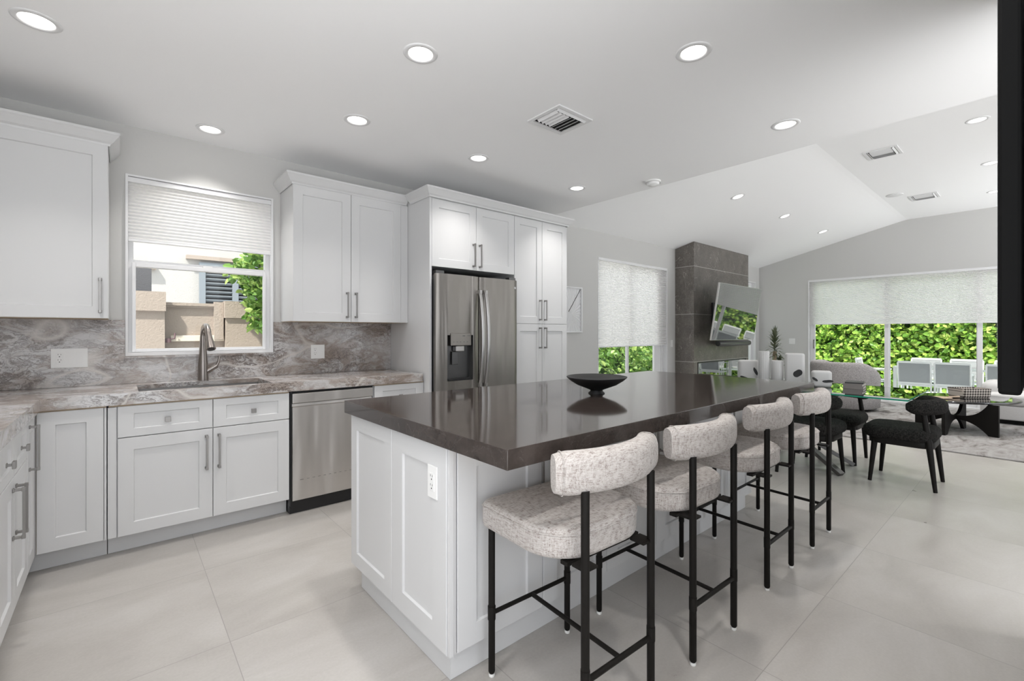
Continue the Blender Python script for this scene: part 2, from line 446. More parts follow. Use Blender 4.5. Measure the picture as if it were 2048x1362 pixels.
half = len(prof)
for i in range(half - 1):
    fs.append((i + 1, i, n - 1 - i, n - 2 - i)); fs.append((n + i, n + i + 1, 2 * n - 2 - i, 2 * n - 1 - i))
mb.add(v, fs)
structure('ceiling.001', mb, 'ceiling_paint')
structure('wall_gable', MB().box(SOFX - .10, SOFX, SY, W + .2, CH + .15, RZ + .15), 'ceiling_paint')
# sink wall with three window openings
WIN = [(.030, .935, 1.130, 2.357), (5.085, 6.886, .35, 2.335), (9.50, 10.455, .35, 2.36)]
mb = MB(); xs = LX - .2
Y0, Y1 = W, W + .2
for (a, b, z0, z1) in WIN:
    mb.box(xs, a, Y0, Y1, 0, CH); mb.box(a, b, Y0, Y1, 0, z0); mb.box(a, b, Y0, Y1, z1, CH); xs = b
mb.box(xs, FARX + .2, Y0, Y1, 0, CH)
structure('wall_sink', mb, 'wall_paint')
structure('wall_left', MB().box(LX - .2, LX, 1.05, W, 0, CH), 'wall_paint')
# far wall with patio door opening
DY0, DY1, DZ = -1.60, 3.125, 2.334
mb = MB(); mb.box(FARX, FARX + .2, DY1, W, 0, CH - .0); mb.box(FARX, FARX + .2, SY, DY0, 0, RZ)
mb.box(FARX, FARX + .2, DY0, DY1, DZ, CH)
yy = [W, RY + .10, RY - .12, SY]; zz = [CH + .003, RZ + .003 - .024, RZ + .003, RZ + .003]
vs = [(FARX, y, CH) for y in yy] + [(FARX, y, z) for y, z in zip(yy, zz)]
vs += [(x + .2, y, z) for x, y, z in vs]
mb.add(vs, [(0, 1, 5, 4), (1, 2, 6, 5), (2, 3, 7, 6), (9, 8, 12, 13), (10, 9, 13, 14), (11, 10, 14, 15), (4, 5, 13, 12), (5, 6, 14, 13), (6, 7, 15, 14)])
structure('wall_far', mb, 'wall_paint')
structure('wall_right_unseen', MB().box(1.17, 2.9, -.14, -.002, 0, CH), 'wall_paint')
mb = MB()  # added unseen wall; its slots put bright streaks into the fridge reflection
for xa, xb in ((4.6, 5.55), (5.72, 6.5), (6.62, 7.5)): mb.box(xa, xb, -1.98, -1.86, 0, RZ)
mb.box(5.55, 5.72, -1.98, -1.86, 2.3, RZ).box(5.55, 5.72, -1.98, -1.86, 0, .3).box(6.5, 6.62, -1.98, -1.86, 2.3, RZ).box(6.5, 6.62, -1.98, -1.86, 0, .3)
structure('wall_right_unseen', mb, 'wall_paint')
structure('baseboard_sink', MB().box(3.70, 7.138, W - .015, W - .0005, 0, .12).box(9.262, FARX, W - .015, W - .0005, 0, .12), 'white_trim', .003)
structure('baseboard_far', MB().box(FARX - .015, FARX - .0005, DY1 + .05, W - .016, 0, .12), 'white_trim', .003)

# ---- windows
def shade(x0, x1, yc, z0, z1, label, pitch=.0205, axis='x', name='window_shade'):
    """pleated cellular shade; axis x: hangs in a wall along x at y=yc, axis y: along y at x=yc"""
    loc = ((x0 + x1) / 2, yc, z1) if axis == 'x' else (yc, (x0 + x1) / 2, z1)
    t_ = thing(name, loc, label, 'window shade')
    def P(a, d, z): return (a, yc - d, z) if axis == 'x' else (yc - d, a, z)
    def bx(mb, a0, a1, d0, d1, zz0, zz1):
        return mb.box(a0, a1, yc - d1, yc - d0, zz0, zz1) if axis == 'x' else mb.box(yc - d1, yc - d0, a0, a1, zz0, zz1)
    n_ = int((z1 - .035 - z0 - .015) / pitch); zt = z1 - .035; pitch = (zt - z0 - .012) / n_
    vs = []; fs = []
    for i in range(2 * n_ + 1):
        z = zt - pitch * i / 2; d = .006 if i % 2 else -.004
        vs += [P(x0 + .006, d, z), P(x1 - .006, d, z)]
        if i: k = 2 * i; fs.append((k - 2, k - 1, k + 1, k))
    MB().add(vs, fs).build('pleated_cloth', 'shade_cloth', t_)
    bx(MB(), x0 + .002, x1 - .002, -.018, .020, zt, z1 - .001).build('head_rail', 'white_trim', t_, bevel=.002)
    bx(MB(), x0 + .006, x1 - .006, -.012, .014, z0, z0 + .014).build('bottom_rail', 'white_trim', t_, bevel=.002)
    return t_
def framebox(mb, x0, x1, y0, y1, z0, z1, wx, wb, wt):
    mb.box(x0, x0 + wx, y0, y1, z0, z1); mb.box(x1 - wx, x1, y0, y1, z0, z1)
    mb.box(x0 + wx, x1 - wx, y0, y1, z0, z0 + wb); mb.box(x0 + wx, x1 - wx, y0, y1, z1 - wt, z1)
    return mb
# window 1 above the sink: lined recess, single hung sashes
a, b, z0, z1 = WIN[0]
mb = framebox(MB(), a - .004, b + .004, W - .012, W + .12, z0 - .012, z1 + .002, .014, .022, .012)
w1 = structure('window_1', mb, 'white_trim')
framebox(MB(), a + .010, b - .010, W + .055, W + .12, z0 + .010, z1 - .01, .030, .022, .03).build('window_frame', 'white_trim', w1, bevel=.002)
framebox(MB(), a + .032, b - .040, W + .035, W + .060, z0 + .012, 1.765, .020, .022, .030).build('lower_sash', 'white_trim', w1, bevel=.002)
MB().box(a + .04, b - .04, W + .062, W + .09, 1.735, 1.785).build('meeting_rail', 'white_trim', w1, bevel=.002)
MB().box(a + .05, b - .058, W + .046, W + .050, z0 + .03, 1.74).build('window_pane', 'window_glass', w1)
MB().box(a + .04, b - .04, W + .074, W + .078, 1.78, z1 - .03).build('window_pane', 'window_glass', w1)
MB().box(.47, .53, W + .036, W + .052, 1.765, 1.775).build('sash_latch', 'white_plastic', w1, bevel=.002)
shade(a + .005, b - .005, W + .018, 1.905, z1 - .012, 'white pleated shade half lowered over the kitchen sink window', .0225)
# window 2 beside the chimney: slider
a, b, z0, z1 = WIN[1]
mb = framebox(MB(), a - .003, b + .003, W - .004, W + .17, z0, z1, .012, .02, .012)
w2 = structure('window_2', mb, 'white_trim')
framebox(MB(), a + .008, b - .008, W + .075, W + .145, z0 + .015, z1 - .01, .04, .05, .04).build('window_frame', 'white_trim', w2, bevel=.003)
framebox(MB(), 5.89, b - .20, W + .085, W + .12, z0 + .06, z1 - .04, .045, .045, .04).build('sliding_sash', 'white_trim', w2, bevel=.003)
MB().box(b - .20, b - .04, W + .09, W + .13, z0 + .06, z1 - .04).build('side_jamb', 'white_trim', w2, bevel=.003)
MB().box(a + .04, 5.91, W + .125, W + .129, z0 + .06, z1 - .04).build('window_pane', 'window_glass', w2)
MB().box(5.92, b - .24, W + .10, W + .104, z0 + .10, z1 - .07).build('window_pane', 'window_glass', w2)
shade(a + .004, b - .004, W + .012, 1.062, z1 - .004, 'tall white pleated shade between framed relief and stone chimney', .02)
# window 3 right of the chimney
a, b, z0, z1 = WIN[2]
mb = framebox(MB(), a - .003, b + .003, W - .004, W + .17, z0, z1, .012, .02, .012)
w3 = structure('window_3', mb, 'white_trim')
framebox(MB(), a + .008, b - .008, W + .075, W + .145, z0 + .015, z1 - .01, .05, .05, .05).build('window_frame', 'white_trim', w3, bevel=.003)
MB().box(a + .05, b - .05, W + .10, W + .104, z0 + .06, z1 - .05).build('window_pane', 'window_glass', w3)
# patio door
mb = MB(); mb.box(FARX - .006, FARX + .16, DY1 - .012, DY1 + .003, 0, DZ); mb.box(FARX - .006, FARX + .16, DY0, DY0 + .012, 0, DZ)
mb.box(FARX - .006, FARX + .16, DY0 + .012, DY1 - .012, DZ - .012, DZ + .003); mb.box(FARX - .01, FARX + .16, DY0 + .012, DY1 - .012, .0005, .03)
d1 = structure('door_1', mb, 'white_trim')
ys = [3.105, 1.90, .71, -.45, DY0 + .01]
for i in range(4):
    y1_, y0_ = ys[i], ys[i + 1] - (.05 if i < 3 else 0)
    xo = FARX + (.05 if i % 2 == 0 else .095)
    mb = MB(); st = .062
    mb.box(xo, xo + .04, y1_ - (.085 if i == 0 else st), y1_, .03, DZ - .015); mb.box(xo, xo + .04, y0_, y0_ + st, .03, DZ - .015)
    mb.box(xo, xo + .04, y0_ + st, y1_ - st, .03, .11); mb.box(xo, xo + .04, y0_ + st, y1_ - st, DZ - .08, DZ - .015)
    pf = mb.build('door_leaf', 'white_trim', d1, bevel=.003)
    MB().box(xo + .018, xo + .023, y0_ + st - .005, y1_ - st + .005, .105, DZ - .075).build('door_pane', 'window_glass', pf)
    if i == 0:
        MB().box(xo - .028, xo - .016, y1_ - .075, y1_ - .06, .95, 1.13).box(xo - .028, xo, y1_ - .075, y1_ - .06, .95, .97).box(xo - .028, xo, y1_ - .075, y1_ - .06, 1.11, 1.13).build('door_handle', 'nickel', pf, bevel=.002)
shade(DY0 + .01, DY1 - .006, FARX + .012, 1.432, DZ - .004, 'very wide white pleated shade over the patio door', .02, axis='y')

# ================================================================== KITCHEN: sink run
def carcass(parent, x0, x1, y0, y1, z0, z1, name='body', m='white_lacquer'):
    return MB().box(x0, x1, y0, y1, z0, z1).build(name, m, parent, bevel=.0015)
U, N = (1, 0, 0), (0, -1, 0)
FY = 3.45       # carcass front, doors stand 20 mm proud
ZB, ZT = .112, .866
def toe(parent, x0, x1, y): return MB().box(x0, x1, y, y + .02, .001, ZB - .002).build('toe_kick', 'white_lacquer', parent)
# blind corner cabinet
c = thing('base_cabinet', (-.62, 3.75, 0), 'narrow-doored white corner base cabinet left of the sink cabinet', 'cabinet')
carcass(c, -.965, -.058, FY, 4.065, ZB, .853)
MB().box(-.336, -.078, FY - .002, FY, ZB, .853).build('plywood_strip', 'plywood', c)
sfront(c, 'door', (-.333, FY - .0005, ZB + .002), U, N, .262, .742)
MB().box(-.068, -.059, FY - .018, FY, ZB, .855).build('stile', 'white_lacquer', c)
toe(c, -.41, -.058, FY + .065)
MB().box(-.33, -.06, FY - .014, FY, .8555, .8655).build('plywood_edge', 'plywood', c)
# sink cabinet
c = thing('base_cabinet', (.42, 3.75, 0), 'wide white sink cabinet with two doors under the sink', 'cabinet')
mb = MB(); mb.box(-.054, -.040, FY, 4.065, ZB, .853); mb.box(.88, .897, FY, 4.065, ZB, .853); mb.box(-.040, .88, 4.05, 4.065, ZB, .853)
mb.box(-.040, .88, FY, 4.05, ZB, ZB + .018); mb.box(-.040, .88, FY, FY + .018, ZB + .018, .853)
mb.build('body', 'white_lacquer', c)
MB().box(-.054, -.016, FY - .014, FY - .0003, ZB, .853).build('stile', 'white_lacquer', c, bevel=.001)
sfront(c, 'drawer_front', (-.011, FY - .0005, .677), U, N, .455, .178, .045, ('knob', .2275, .083))
sfront(c, 'drawer_front', (.448, FY - .0005, .677), U, N, .447, .178, .045, ('knob', .224, .083))
sfront(c, 'door', (-.011, FY - .0005, ZB), U, N, .455, .56, None, ('v', .422, .520 - .21, .520))
sfront(c, 'door', (.448, FY - .0005, ZB), U, N, .447, .56, None, ('v', .030, .520 - .21, .520))
toe(c, -.054, .897, FY + .065)
MB().box(-.05, .895, FY - .014, FY, .8555, .8655).build('plywood_edge', 'plywood', c)
# drawer cabinet right of the dishwasher
c = thing('base_cabinet', (1.73, 3.75, 0), 'small white drawer cabinet between dishwasher and fridge panel', 'cabinet')
carcass(c, 1.512, 1.957, FY, 4.065, ZB, .853)
sfront(c, 'drawer_front', (1.518, FY - .0005, .677), U, N, .436, .178, .045, ('knob', .218, .083))
sfront(c, 'door', (1.518, FY - .0005, ZB), U, N, .436, .56, None, ('v', .03, .31, .52))
toe(c, 1.512, 1.957, FY + .065)
MB().box(1.515, 1.955, FY - .014, FY, .8555, .8655).build('plywood_edge', 'plywood', c)

# dishwasher
d = thing('dishwasher', (1.205, 3.75, 0), 'stainless steel dishwasher with front control strip, beside the sink cabinet', 'dishwasher')
MB().box(.902, 1.508, FY, 4.03, .002, .862).build('tub', 'black_plastic', d)
MB().box(.906, 1.502, FY + .03, FY + .05, .002, .09).build('kick_plate', 'black_plastic', d)
mb = MB(); n_ = 24; rs = []
x0, x1 = .914, 1.501
for zz_, dy in ((.094, 0), (.097, -.004), (.752, -.004), (.757, .012), (.775, .016)):
    rs.append([(x0, FY - .024 + dy, zz_), (x1, FY - .024 + dy, zz_)])
vs = [p for r in rs for p in r]; fs = [(2 * i, 2 * i + 1, 2 * i + 3, 2 * i + 2) for i in range(len(rs) - 1)]
k = len(vs); vs += [(x0, FY, .094), (x1, FY, .094), (x0, FY, .775), (x1, FY, .775)]
fs += [(k + 1, 1, 0, k), (0, 2, 4, 6, 8, k + 2, k), (1, k + 1, k + 3, 9, 7, 5, 3), (8, 9, k + 3, k + 2)]
mb.add(vs, fs); mb.build('door_panel', 'stainless_pale', d)
cp = MB().box(x0, x1, FY - .028, FY, .780, .848).build('control_strip', 'stainless_pale', d, bevel=.004)
mb = MB()
for i in range(14): mb.box(1.03 + .029 * i, 1.043 + .029 * i, FY - .0287, FY - .0282, .813, .817)
mb.box(1.435, 1.458, FY - .0287, FY - .0282, .808, .822); mb.box(.995, 1.012, FY - .0287, FY - .0282, .812, .819)
mb.build('control_marks', 'steel_dark', cp)
MB().lathe([(.009, 0), (.009, .001)], n=20).build('badge', 'white_plastic', cp, local=True)
bg_ = cp.children[-1]; bg_.rotation_euler = (PI / 2, 0, 0); bg_.location = (.945 - 1.205, FY - .0282 - 3.75, .814)
MB().box(.9005, .9115, FY - .024, FY, .06, .862).build('side_gasket', 'black_plastic', d)

# worktop with sink cutout (one L shaped slab) and splashback
mb = MB(); zt, zb = .930, .866
SX0, SX1, SYa, SYb = .082, .800, 3.487, 3.912
mb.box(LX + .003, SX0, 3.415, 4.05, zb, zt); mb.box(SX1, 1.938, 3.415, 4.05, zb, zt)
mb.box(SX0, SX1, 3.415, SYa, zb, zt); mb.box(SX0, SX1, SYb, 4.05, .902, zt); mb.box(LX + .003, -.318, 1.20, 3.415, zb, zt)
o = mb.build('countertop', 'marble'); tag(o, 'veined grey marble countertop running in an L along the sink wall', 'countertop')
mb = MB(); mb.box(LX + .003, .024, 4.052, W - .0005, .931, 1.362); mb.box(.024, .941, 4.052, W - .0005, .931, 1.112)
mb.box(.018, .947, 4.040, W - .013, 1.1035, 1.117); mb.box(.941, 1.957, 4.052, W - .0005, .931, 1.362)
o = mb.build('backsplash', 'marble'); tag(o, 'veined grey marble backsplash behind the sink', 'backsplash')
# side splash on left wall
# sink basin
s_ = thing('kitchen_sink', (.441, 3.70, .93), 'undermount stainless steel sink basin set in the marble countertop', 'sink')
mb = MB(); x0, x1, y0, y1, zb_ = SX0 - .006, SX1 + .006, SYa - .006, SYb + .006, .72; th = .004
mb.box(x0, x1, y0, y1, zb_, zb_ + th); mb.box(x0, x0 + th, y0, y1, zb_, .8645); mb.box(x1 - th, x1, y0, y1, zb_, .8645)
mb.box(x0, x1, y0, y0 + th, zb_, .8645); mb.box(x0 + .007, x1 - .007, y1 - th, y1, zb_, .9005)
mb.build('basin', 'steel_light', s_)
MB().lathe([(.045, .7245), (.045, .7265), (.02, .7255)], (.44, 3.72), 24).build('drain', 'steel_dark', s_)
# faucet
f_ = thing('kitchen_faucet', (.457, 3.985, .93), 'dark brushed steel pull-down faucet behind the sink', 'faucet')
bx_, by_ = .457, 3.985
MB().lathe([(.034, .9305), (.034, .94), (.032, .96), (.031, 1.04), (.026, 1.10), (.022, 1.18), (.019, 1.25), (.017, 1.26)], (bx_, by_), 24).build('body', 'bronze_steel', f_)
dx, dy = .10, -.995
pts = []; R_ = .075
for k in range(13):
    a = PI * k / 12 * .93
    pts.append((bx_ + dx * R_ * (1 - math.cos(a)), by_ + dy * R_ * (1 - math.cos(a)), 1.255 + R_ * math.sin(a) * .95))
MB().tube(pts, [.018] * 13, 16).build('spout', 'bronze_steel', f_)
e = Vector(pts[-1]); dd = (Vector(pts[-1]) - Vector(pts[-2])).normalized(); dd = (dd + Vector((.05, -.25, -.1))).normalized()
hd = MB().tube([e, e + dd * .03, e + dd * .09, e + dd * .125], [.018, .020, .027, .029], 20).build('spray_head', 'bronze_steel', f_)
MB().tube([e + dd * .1252, e + dd * .128], [.021, .021], 20).build('nozzle', 'black_plastic', hd)
lv = MB().tube([(bx_ + .012, by_, .985), (bx_ + .055, by_ - .005, 1.015), (bx_ + .085, by_ - .01, 1.035)], [.020, .018, .0165], 16).build('valve_arm', 'bronze_steel', f_)
MB().tube([(bx_ + .080, by_ - .01, 1.028), (bx_ + .094, by_ - .012, 1.06), (bx_ + .102, by_ - .014, 1.105)], [.011, .0095, .007], 12).build('lever', 'bronze_steel', lv)

# outlets
def plate(name, loc, wd, ht, gangs, label, N='y', cat='wall outlet'):
    t_ = thing(name, loc, label, cat)
    if N == 'y': P = lambda a, d, z: (loc[0] + a, loc[1] - d, loc[2] + z)
    else: P = lambda a, d, z: (loc[0] - d, loc[1] - a, loc[2] + z)
    def bx(mb, a0, a1, d0, d1, zz0, zz1):
        p, q = P(a0, d0, zz0), P(a1, d1, zz1)
        return mb.box(p[0], q[0], p[1], q[1], p[2], q[2])
    bx(MB(), -wd / 2, wd / 2, .0003, .005, -ht / 2, ht / 2).build('cover_plate', 'white_plastic', t_, bevel=.0015)
    n_ = len(gangs); pitch = .046; a0 = -pitch * (n_ - 1) / 2
    for i, g in enumerate(gangs):
        a = a0 + i * pitch
        if g == 'o':
            r = bx(MB(), a - .0165, a + .0165, .005, .0075, -.034, .034).build('receptacle', 'white_plastic', t_, bevel=.001)
            mb = MB()
            for zc in (-.017, .017):
                bx(mb, a - .0075, a - .0055, .0076, .008, zc + .003, zc + .011); bx(mb, a + .0055, a + .0075, .0076, .008, zc + .003, zc + .010)
                bx(mb, a - .0025, a + .0025, .0076, .008, zc - .009, zc - .004)
            mb.build('slots', 'dark_gap', r)
        else:
            bx(MB(), a - .0165, a + .0165, .005, .0062, -.034, .034).build('switch_rocker', 'white_plastic', t_, bevel=.001)
    return t_
plate('wall_outlet', (-.245, 4.052, 1.115), .170, .122, 'oss', 'white three-gang plate with outlet and two switches left of sink window')
plate('wall_outlet', (1.284, 4.052, 1.114), .112, .118, 'os', 'white two-gang plate with outlet and switch right of sink window')
plate('light_switch', (FARX, 3.422, 1.09), .116, .118, 'ss', 'white two-gang light switch on wall beside the patio door', 'x', 'light switch')
plate('light_switch', (7.03, W, 1.09), .07, .118, 's', 'white single light switch between tall shade and chimney', 'y', 'light switch')

# left run
c = thing('base_cabinet', (-.66, 2.81, 0), 'white left-hand base cabinet with two drawers and a pair of doors', 'cabinet')
LF = -.358; UL, NL = (0, 1, 0), (1, 0, 0)
def lcar(c, y0, y1): MB().box(LX + .005, LF, y0, y1, ZB, .853).build('body', 'white_lacquer', c, bevel=.0015); MB().box(LF - .07, LF - .05, y0, y1, .001, ZB - .002).build('toe_kick', 'white_lacquer', c)
lcar(c, 2.452, 3.166)
for (y0, kn, hu) in ((2.455, .1755, .315), (2.811, .1755, .036)):
    sfront(c, 'drawer_front', (LF + .0005, y0, .677), UL, NL, .352, .178, .045, ('knob', kn, .083))
    sfront(c, 'door', (LF + .0005, y0, ZB), UL, NL, .352, .56, None, ('v', hu, .31, .52))
c = thing('base_cabinet', (-.66, 3.3, 0), 'tall-doored white cabinet in the left corner with one vertical handle', 'cabinet')
lcar(c, 3.170, 3.449)
sfront(c, 'door', (LF + .0005, 3.175, ZB), UL, NL, .238, .742, None, ('v', .05, .49, .71))
c = thing('base_cabinet', (-.66, 2.1, 0), 'nearest white base cabinet on the left, cut by the photo edge', 'cabinet')
lcar(c, 1.24, 2.448)
for (y0, kn, hu) in ((1.245, .3, .56), (1.85, .2985, .036)):
    sfront(c, 'drawer_front', (LF + .0005, y0, .677), UL, NL, .597, .178, .045, ('knob', kn, .083))
    sfront(c, 'door', (LF + .0005, y0, ZB), UL, NL, .597, .56, None, ('v', hu, .31, .52))

# ---- crown moulding helper: profile swept along a polyline with mitres (outward = left-hand normal given)
CROWN = [(0, 0), (.004, .0), (.008, .012), (.020, .022), (.034, .042), (.046, .058), (.052, .064), (.052, .078), (0, .078)]
def crown(parent, pts, z, name='crown_moulding', sc=1.):
    P = [Vector((p[0], p[1])) for p in pts]; rs = []
    for i, p in enumerate(P):
        ds = []
        if i > 0: ds.append((P[i] - P[i - 1]).normalized())
        if i < len(P) - 1: ds.append((P[i + 1] - P[i]).normalized())
        ns = [Vector((d.y, -d.x)) for d in ds]
        mvec = ns[0] if len(ns) == 1 else (ns[0] + ns[1]) / (1 + ns[0].dot(ns[1]))
        rs.append([(p.x + mvec.x * a * sc, p.y + mvec.y * a * sc, z + b * sc) for a, b in CROWN])
    return MB().rings(rs, True, True, False).build(name, 'white_lacquer', parent)

# upper cabinets
UF = 3.73
c = thing('wall_cabinet', (-.51, 3.9, 1.36), 'white upper cabinet left of the sink window, in the corner', 'cabinet')
MB().box(LX + .004, -.056, UF, 4.065, 1.366, 2.435).build('body', 'white_lacquer', c, bevel=.0015)
MB().box(LX + .01, -.058, UF + .005, 4.05, 1.3625, 1.3655).build('bottom_panel', 'plywood', c)
sfront(c, 'door', (-.66, UF - .0005, 1.364), U, N, .604, 1.050, None, ('v', .604 - .036, .035, .240))
sfront(c, 'door', (-.965, UF - .0005, 1.364), U, N, .300, 1.050)
crown(c, [(LX + .004, UF - .012), (-.052, UF - .012), (-.052, 4.068)], 2.414)
c = thing('wall_cabinet', (1.47, 3.9, 1.36), 'white two-door upper cabinet between sink window and refrigerator', 'cabinet')
MB().box(.995, 1.957, UF, 4.065, 1.366, 2.435).build('body', 'white_lacquer', c, bevel=.0015)
MB().box(1.0, 1.955, UF + .005, 4.05, 1.3625, 1.3655).build('bottom_panel', 'plywood', c)
sfront(c, 'door', (.995, UF - .0005, 1.364), U, N, .444, 1.045, None, ('v', .410, .035, .240))
sfront(c, 'door', (1.443, UF - .0005, 1.364), U, N, .444, 1.045, None, ('v', .034, .035, .240))
MB().box(1.890, 1.957, UF - .015, UF - .0003, 1.364, 2.409).build('filler_strip', 'white_lacquer', c, bevel=.001)
crown(c, [(.991, 4.068), (.991, UF - .012), (1.944, UF - .012)], 2.411)
# tall unit
TF = 3.36
c = thing('tall_cabinet', (1.97, 3.7, 0), 'white tall side panel and twin-door cabinet bridging over the refrigerator', 'cabinet')
MB().box(1.9595, 1.980, TF - .022, 4.065, .001, 2.435).build('side_panel', 'white_lacquer', c, bevel=.0015)
MB().box(1.981, 2.897, TF, 4.065, 1.84, 2.435).build('body', 'white_lacquer', c)
sfront(c, 'door', (1.983, TF - .0005, 1.836), U, N, .457, .573, None, ('v', .424, .03, .235))
sfront(c, 'door', (2.444, TF - .0005, 1.836), U, N, .452, .573, None, ('v', .034, .03, .235))
crown(c, [(1.955, UF - .070), (1.955, TF - .032), (3.652, TF - .032), (3.652, 4.068)], 2.412)
c = thing('pantry_cabinet', (3.275, 3.7, 0), 'tall white four-door pantry cabinet right of the refrigerator', 'cabinet')
MB().box(2.899, 3.647, TF, 4.065, ZB, 2.435).build('body', 'white_lacquer', c)
for (x, wd, hu) in ((2.901, .370, .337), (3.275, .370, .034)):
    sfront(c, 'door', (x, TF - .0005, 1.366), U, N, wd, 1.043, None, ('v', hu, .035, .240))
    sfront(c, 'door', (x, TF - .0005, ZB), U, N, wd, 1.250, None, ('v', hu, 1.005, 1.215))
MB().box(2.899, 3.647, TF + .06, TF + .08, .001, ZB - .002).build('toe_kick', 'white_lacquer', c)

# ---- refrigerator
f_ = thing('refrigerator', (2.44, 3.65, 0), 'stainless steel french-door refrigerator with water dispenser', 'refrigerator')
FF = 3.262
MB().box(1.992, 2.888, 3.33, 4.03, .015, 1.765).build('body', 'steel_dark', f_, bevel=.004)
def fdoor(name, x0, x1, z0, z1, cut=None):
    """gently bowed door"""
    mb = MB(); nx = 16; cols = []
    for i in range(nx + 1):
        u_ = i / nx; x = x0 + (x1 - x0) * u_
        edge = min(u_, 1 - u_) * (x1 - x0)
        y = FF + .016 * max(0, 1 - edge / .02) ** 2 + .014 * (2 * u_ - 1) ** 2
        cols.append((x, y))
    zs = [z0, z1]
    if cut: zs = [z0, cut[2], cut[3], z1]; cols = sorted(set(cols + [(cut[0], FF), (cut[1], FF)]))
    vs = [(x, y, z) for z in zs for x, y in cols]; n_ = len(cols); fs = []
    for r in range(len(zs) - 1):
        for i in range(n_ - 1):
            if cut and r == 1 and cols[i][0] >= cut[0] - 1e-6 and cols[i + 1][0] <= cut[1] + 1e-6: continue
            fs.append((r * n_ + i, r * n_ + i + 1, (r + 1) * n_ + i + 1, (r + 1) * n_ + i))
    mb.add(vs, fs, 0, True)
    b = 3.325
    mb.add([(x0, cols[0][1], z0), (x0, b, z0), (x0, b, z1), (x0, cols[0][1], z1)], [(0, 3, 2, 1)]); mb.add([(x1, cols[-1][1], z0), (x1, b, z0), (x1, b, z1), (x1, cols[-1][1], z1)], [(0, 1, 2, 3)])
    tp = [(x, y, z1) for x, y in cols] + [(x1, b, z1), (x0, b, z1)]; mb.add(tp, [tuple(range(len(tp)))])
    bt = [(x, y, z0) for x, y in cols] + [(x1, b, z0), (x0, b, z0)]; mb.add(bt, [tuple(range(len(bt)))[::-1]])
    mb.add([(x0, b, z0), (x1, b, z0), (x1, b, z1), (x0, b, z1)], [(0, 3, 2, 1)])
    return mb.build(name, 'stainless', f_)
cut = (2.085, 2.350, .865, 1.255)
dl = fdoor('door', 1.990, 2.432, .66, 1.772, cut)
dr_ = fdoor('door', 2.440, 2.886, .66, 1.772)
fdoor('freezer_drawer', 1.990, 2.886, .06, .648)
def fhandle(par, x, ln=.0):
    mb = MB(); pts = []
    for k in range(15):
        u_ = k / 14; z = .80 + .85 * u_
        y = FF - .028 - .050 * math.sin(PI * u_) ** .75; pts.append(Vector((x, y, z)))
    rs = []
    for i, p in enumerate(pts):
        dx_ = .016; rs.append([(p.x - dx_, p.y + .009, p.z), (p.x - dx_, p.y - .001, p.z), (p.x - dx_ * .5, p.y - .008, p.z), (p.x + dx_ * .5, p.y - .008, p.z), (p.x + dx_, p.y - .001, p.z), (p.x + dx_, p.y + .009, p.z)])
    mb.rings(rs, True, True, True)
    for z in (.815, 1.635): mb.box(x - .012, x + .012, FF - .045, FF + .012, z - .015, z + .015)
    mb.build('handle', 'steel_light', par)
fhandle(dl, 2.405); fhandle(dr_, 2.467)
mb = MB(); x0, x1, z0, z1 = cut; yb = FF + .058
mb.add([(x0, FF, z0), (x1, FF, z0), (x1, FF, z1), (x0, FF, z1), (x0 + .01, yb, z0 + .02), (x1 - .01, yb, z0 + .02), (x1 - .01, yb, z1), (x0 + .01, yb, z1)],
       [(0, 1, 5, 4), (1, 2, 6, 5), (2, 3, 7, 6), (3, 0, 4, 7), (4, 5, 6, 7)])
ds = mb.build('dispenser_recess', 'steel_dark', dl)
MB().box(x0 + .030, x1 - .022, FF - .006, FF + .05, 1.165, 1.272).build('control_panel', 'stainless', ds, bevel=.004)
MB().box(x0 + .085, x1 - .09, FF + .002, FF + .052, 1.115, 1.163).build('nozzle_housing', 'steel_light', ds, bevel=.006)
MB().box(x0 + .07, x1 - .13, FF + .035, FF + .046, 1.00, 1.113).build('paddle', 'steel_dark', ds, bevel=.004)
MB().box(x0 + .012, x1 - .012, FF + .004, FF + .055, z0 + .004, z0 + .018).build('drip_tray', 'black_plastic', ds)
mb = MB(); mb.box(2.235, 2.262, FF - .0068, FF - .0062, 1.245, 1.252); mb.box(2.285, 2.32, FF - .0068, FF - .0062, 1.248, 1.252)
for i in range(5): mb.box(2.14 + i * .035, 2.15 + i * .035, FF - .0068, FF - .0062, 1.195, 1.199)
mb.build('panel_marks', 'steel_dark', ds)
o = MB().lathe([(.011, 0), (.011, .0015)], n=20).build('badge', 'steel_light', dr_, local=True)
o.rotation_euler = (PI / 2, 0, 0); o.location = (2.845 - 2.44, FF + .0085 - 3.65, 1.70)
MB().box(2.0, 2.08, FF + .04, 3.36, 1.773, 1.80).build('hinge_cover', 'steel_dark', f_, bevel=.003)
MB().box(2.80, 2.88, FF + .04, 3.36, 1.773, 1.80).build('hinge_cover', 'steel_dark', f_, bevel=.003)

# ================================================================== ISLAND
IX0, IX1, IY0, IY1 = .89, 3.495, 1.385, 2.290
c = thing('kitchen_island', (2.2, 1.85, 0), 'white panelled kitchen island cabinet under the dark slab', 'kitchen island')
MB().box(IX0 + .022, IX1, IY0 + .022, IY1, ZB, .863).build('body', 'white_lacquer', c)
UI, NI = (0, -1, 0), (-1, 0, 0)
# end panels facing the left, seen from the camera: from back (y=2.29) to front
shaker(MB(), (IX0 + .0215, IY1, ZB), UI, NI, .452, .751, th=.0215).build('end_panel', 'white_lacquer', c)
shaker(MB(), (IX0 + .0215, 1.836, ZB), UI, NI, .436, .751, th=.0215, fw=.098, fh=.085).build('end_panel', 'white_lacquer', c)
MB().box(IX0 + .004, IX0 + .0215, IY0 - .001, 1.398, ZB, .863).build('corner_post', 'white_lacquer', c)
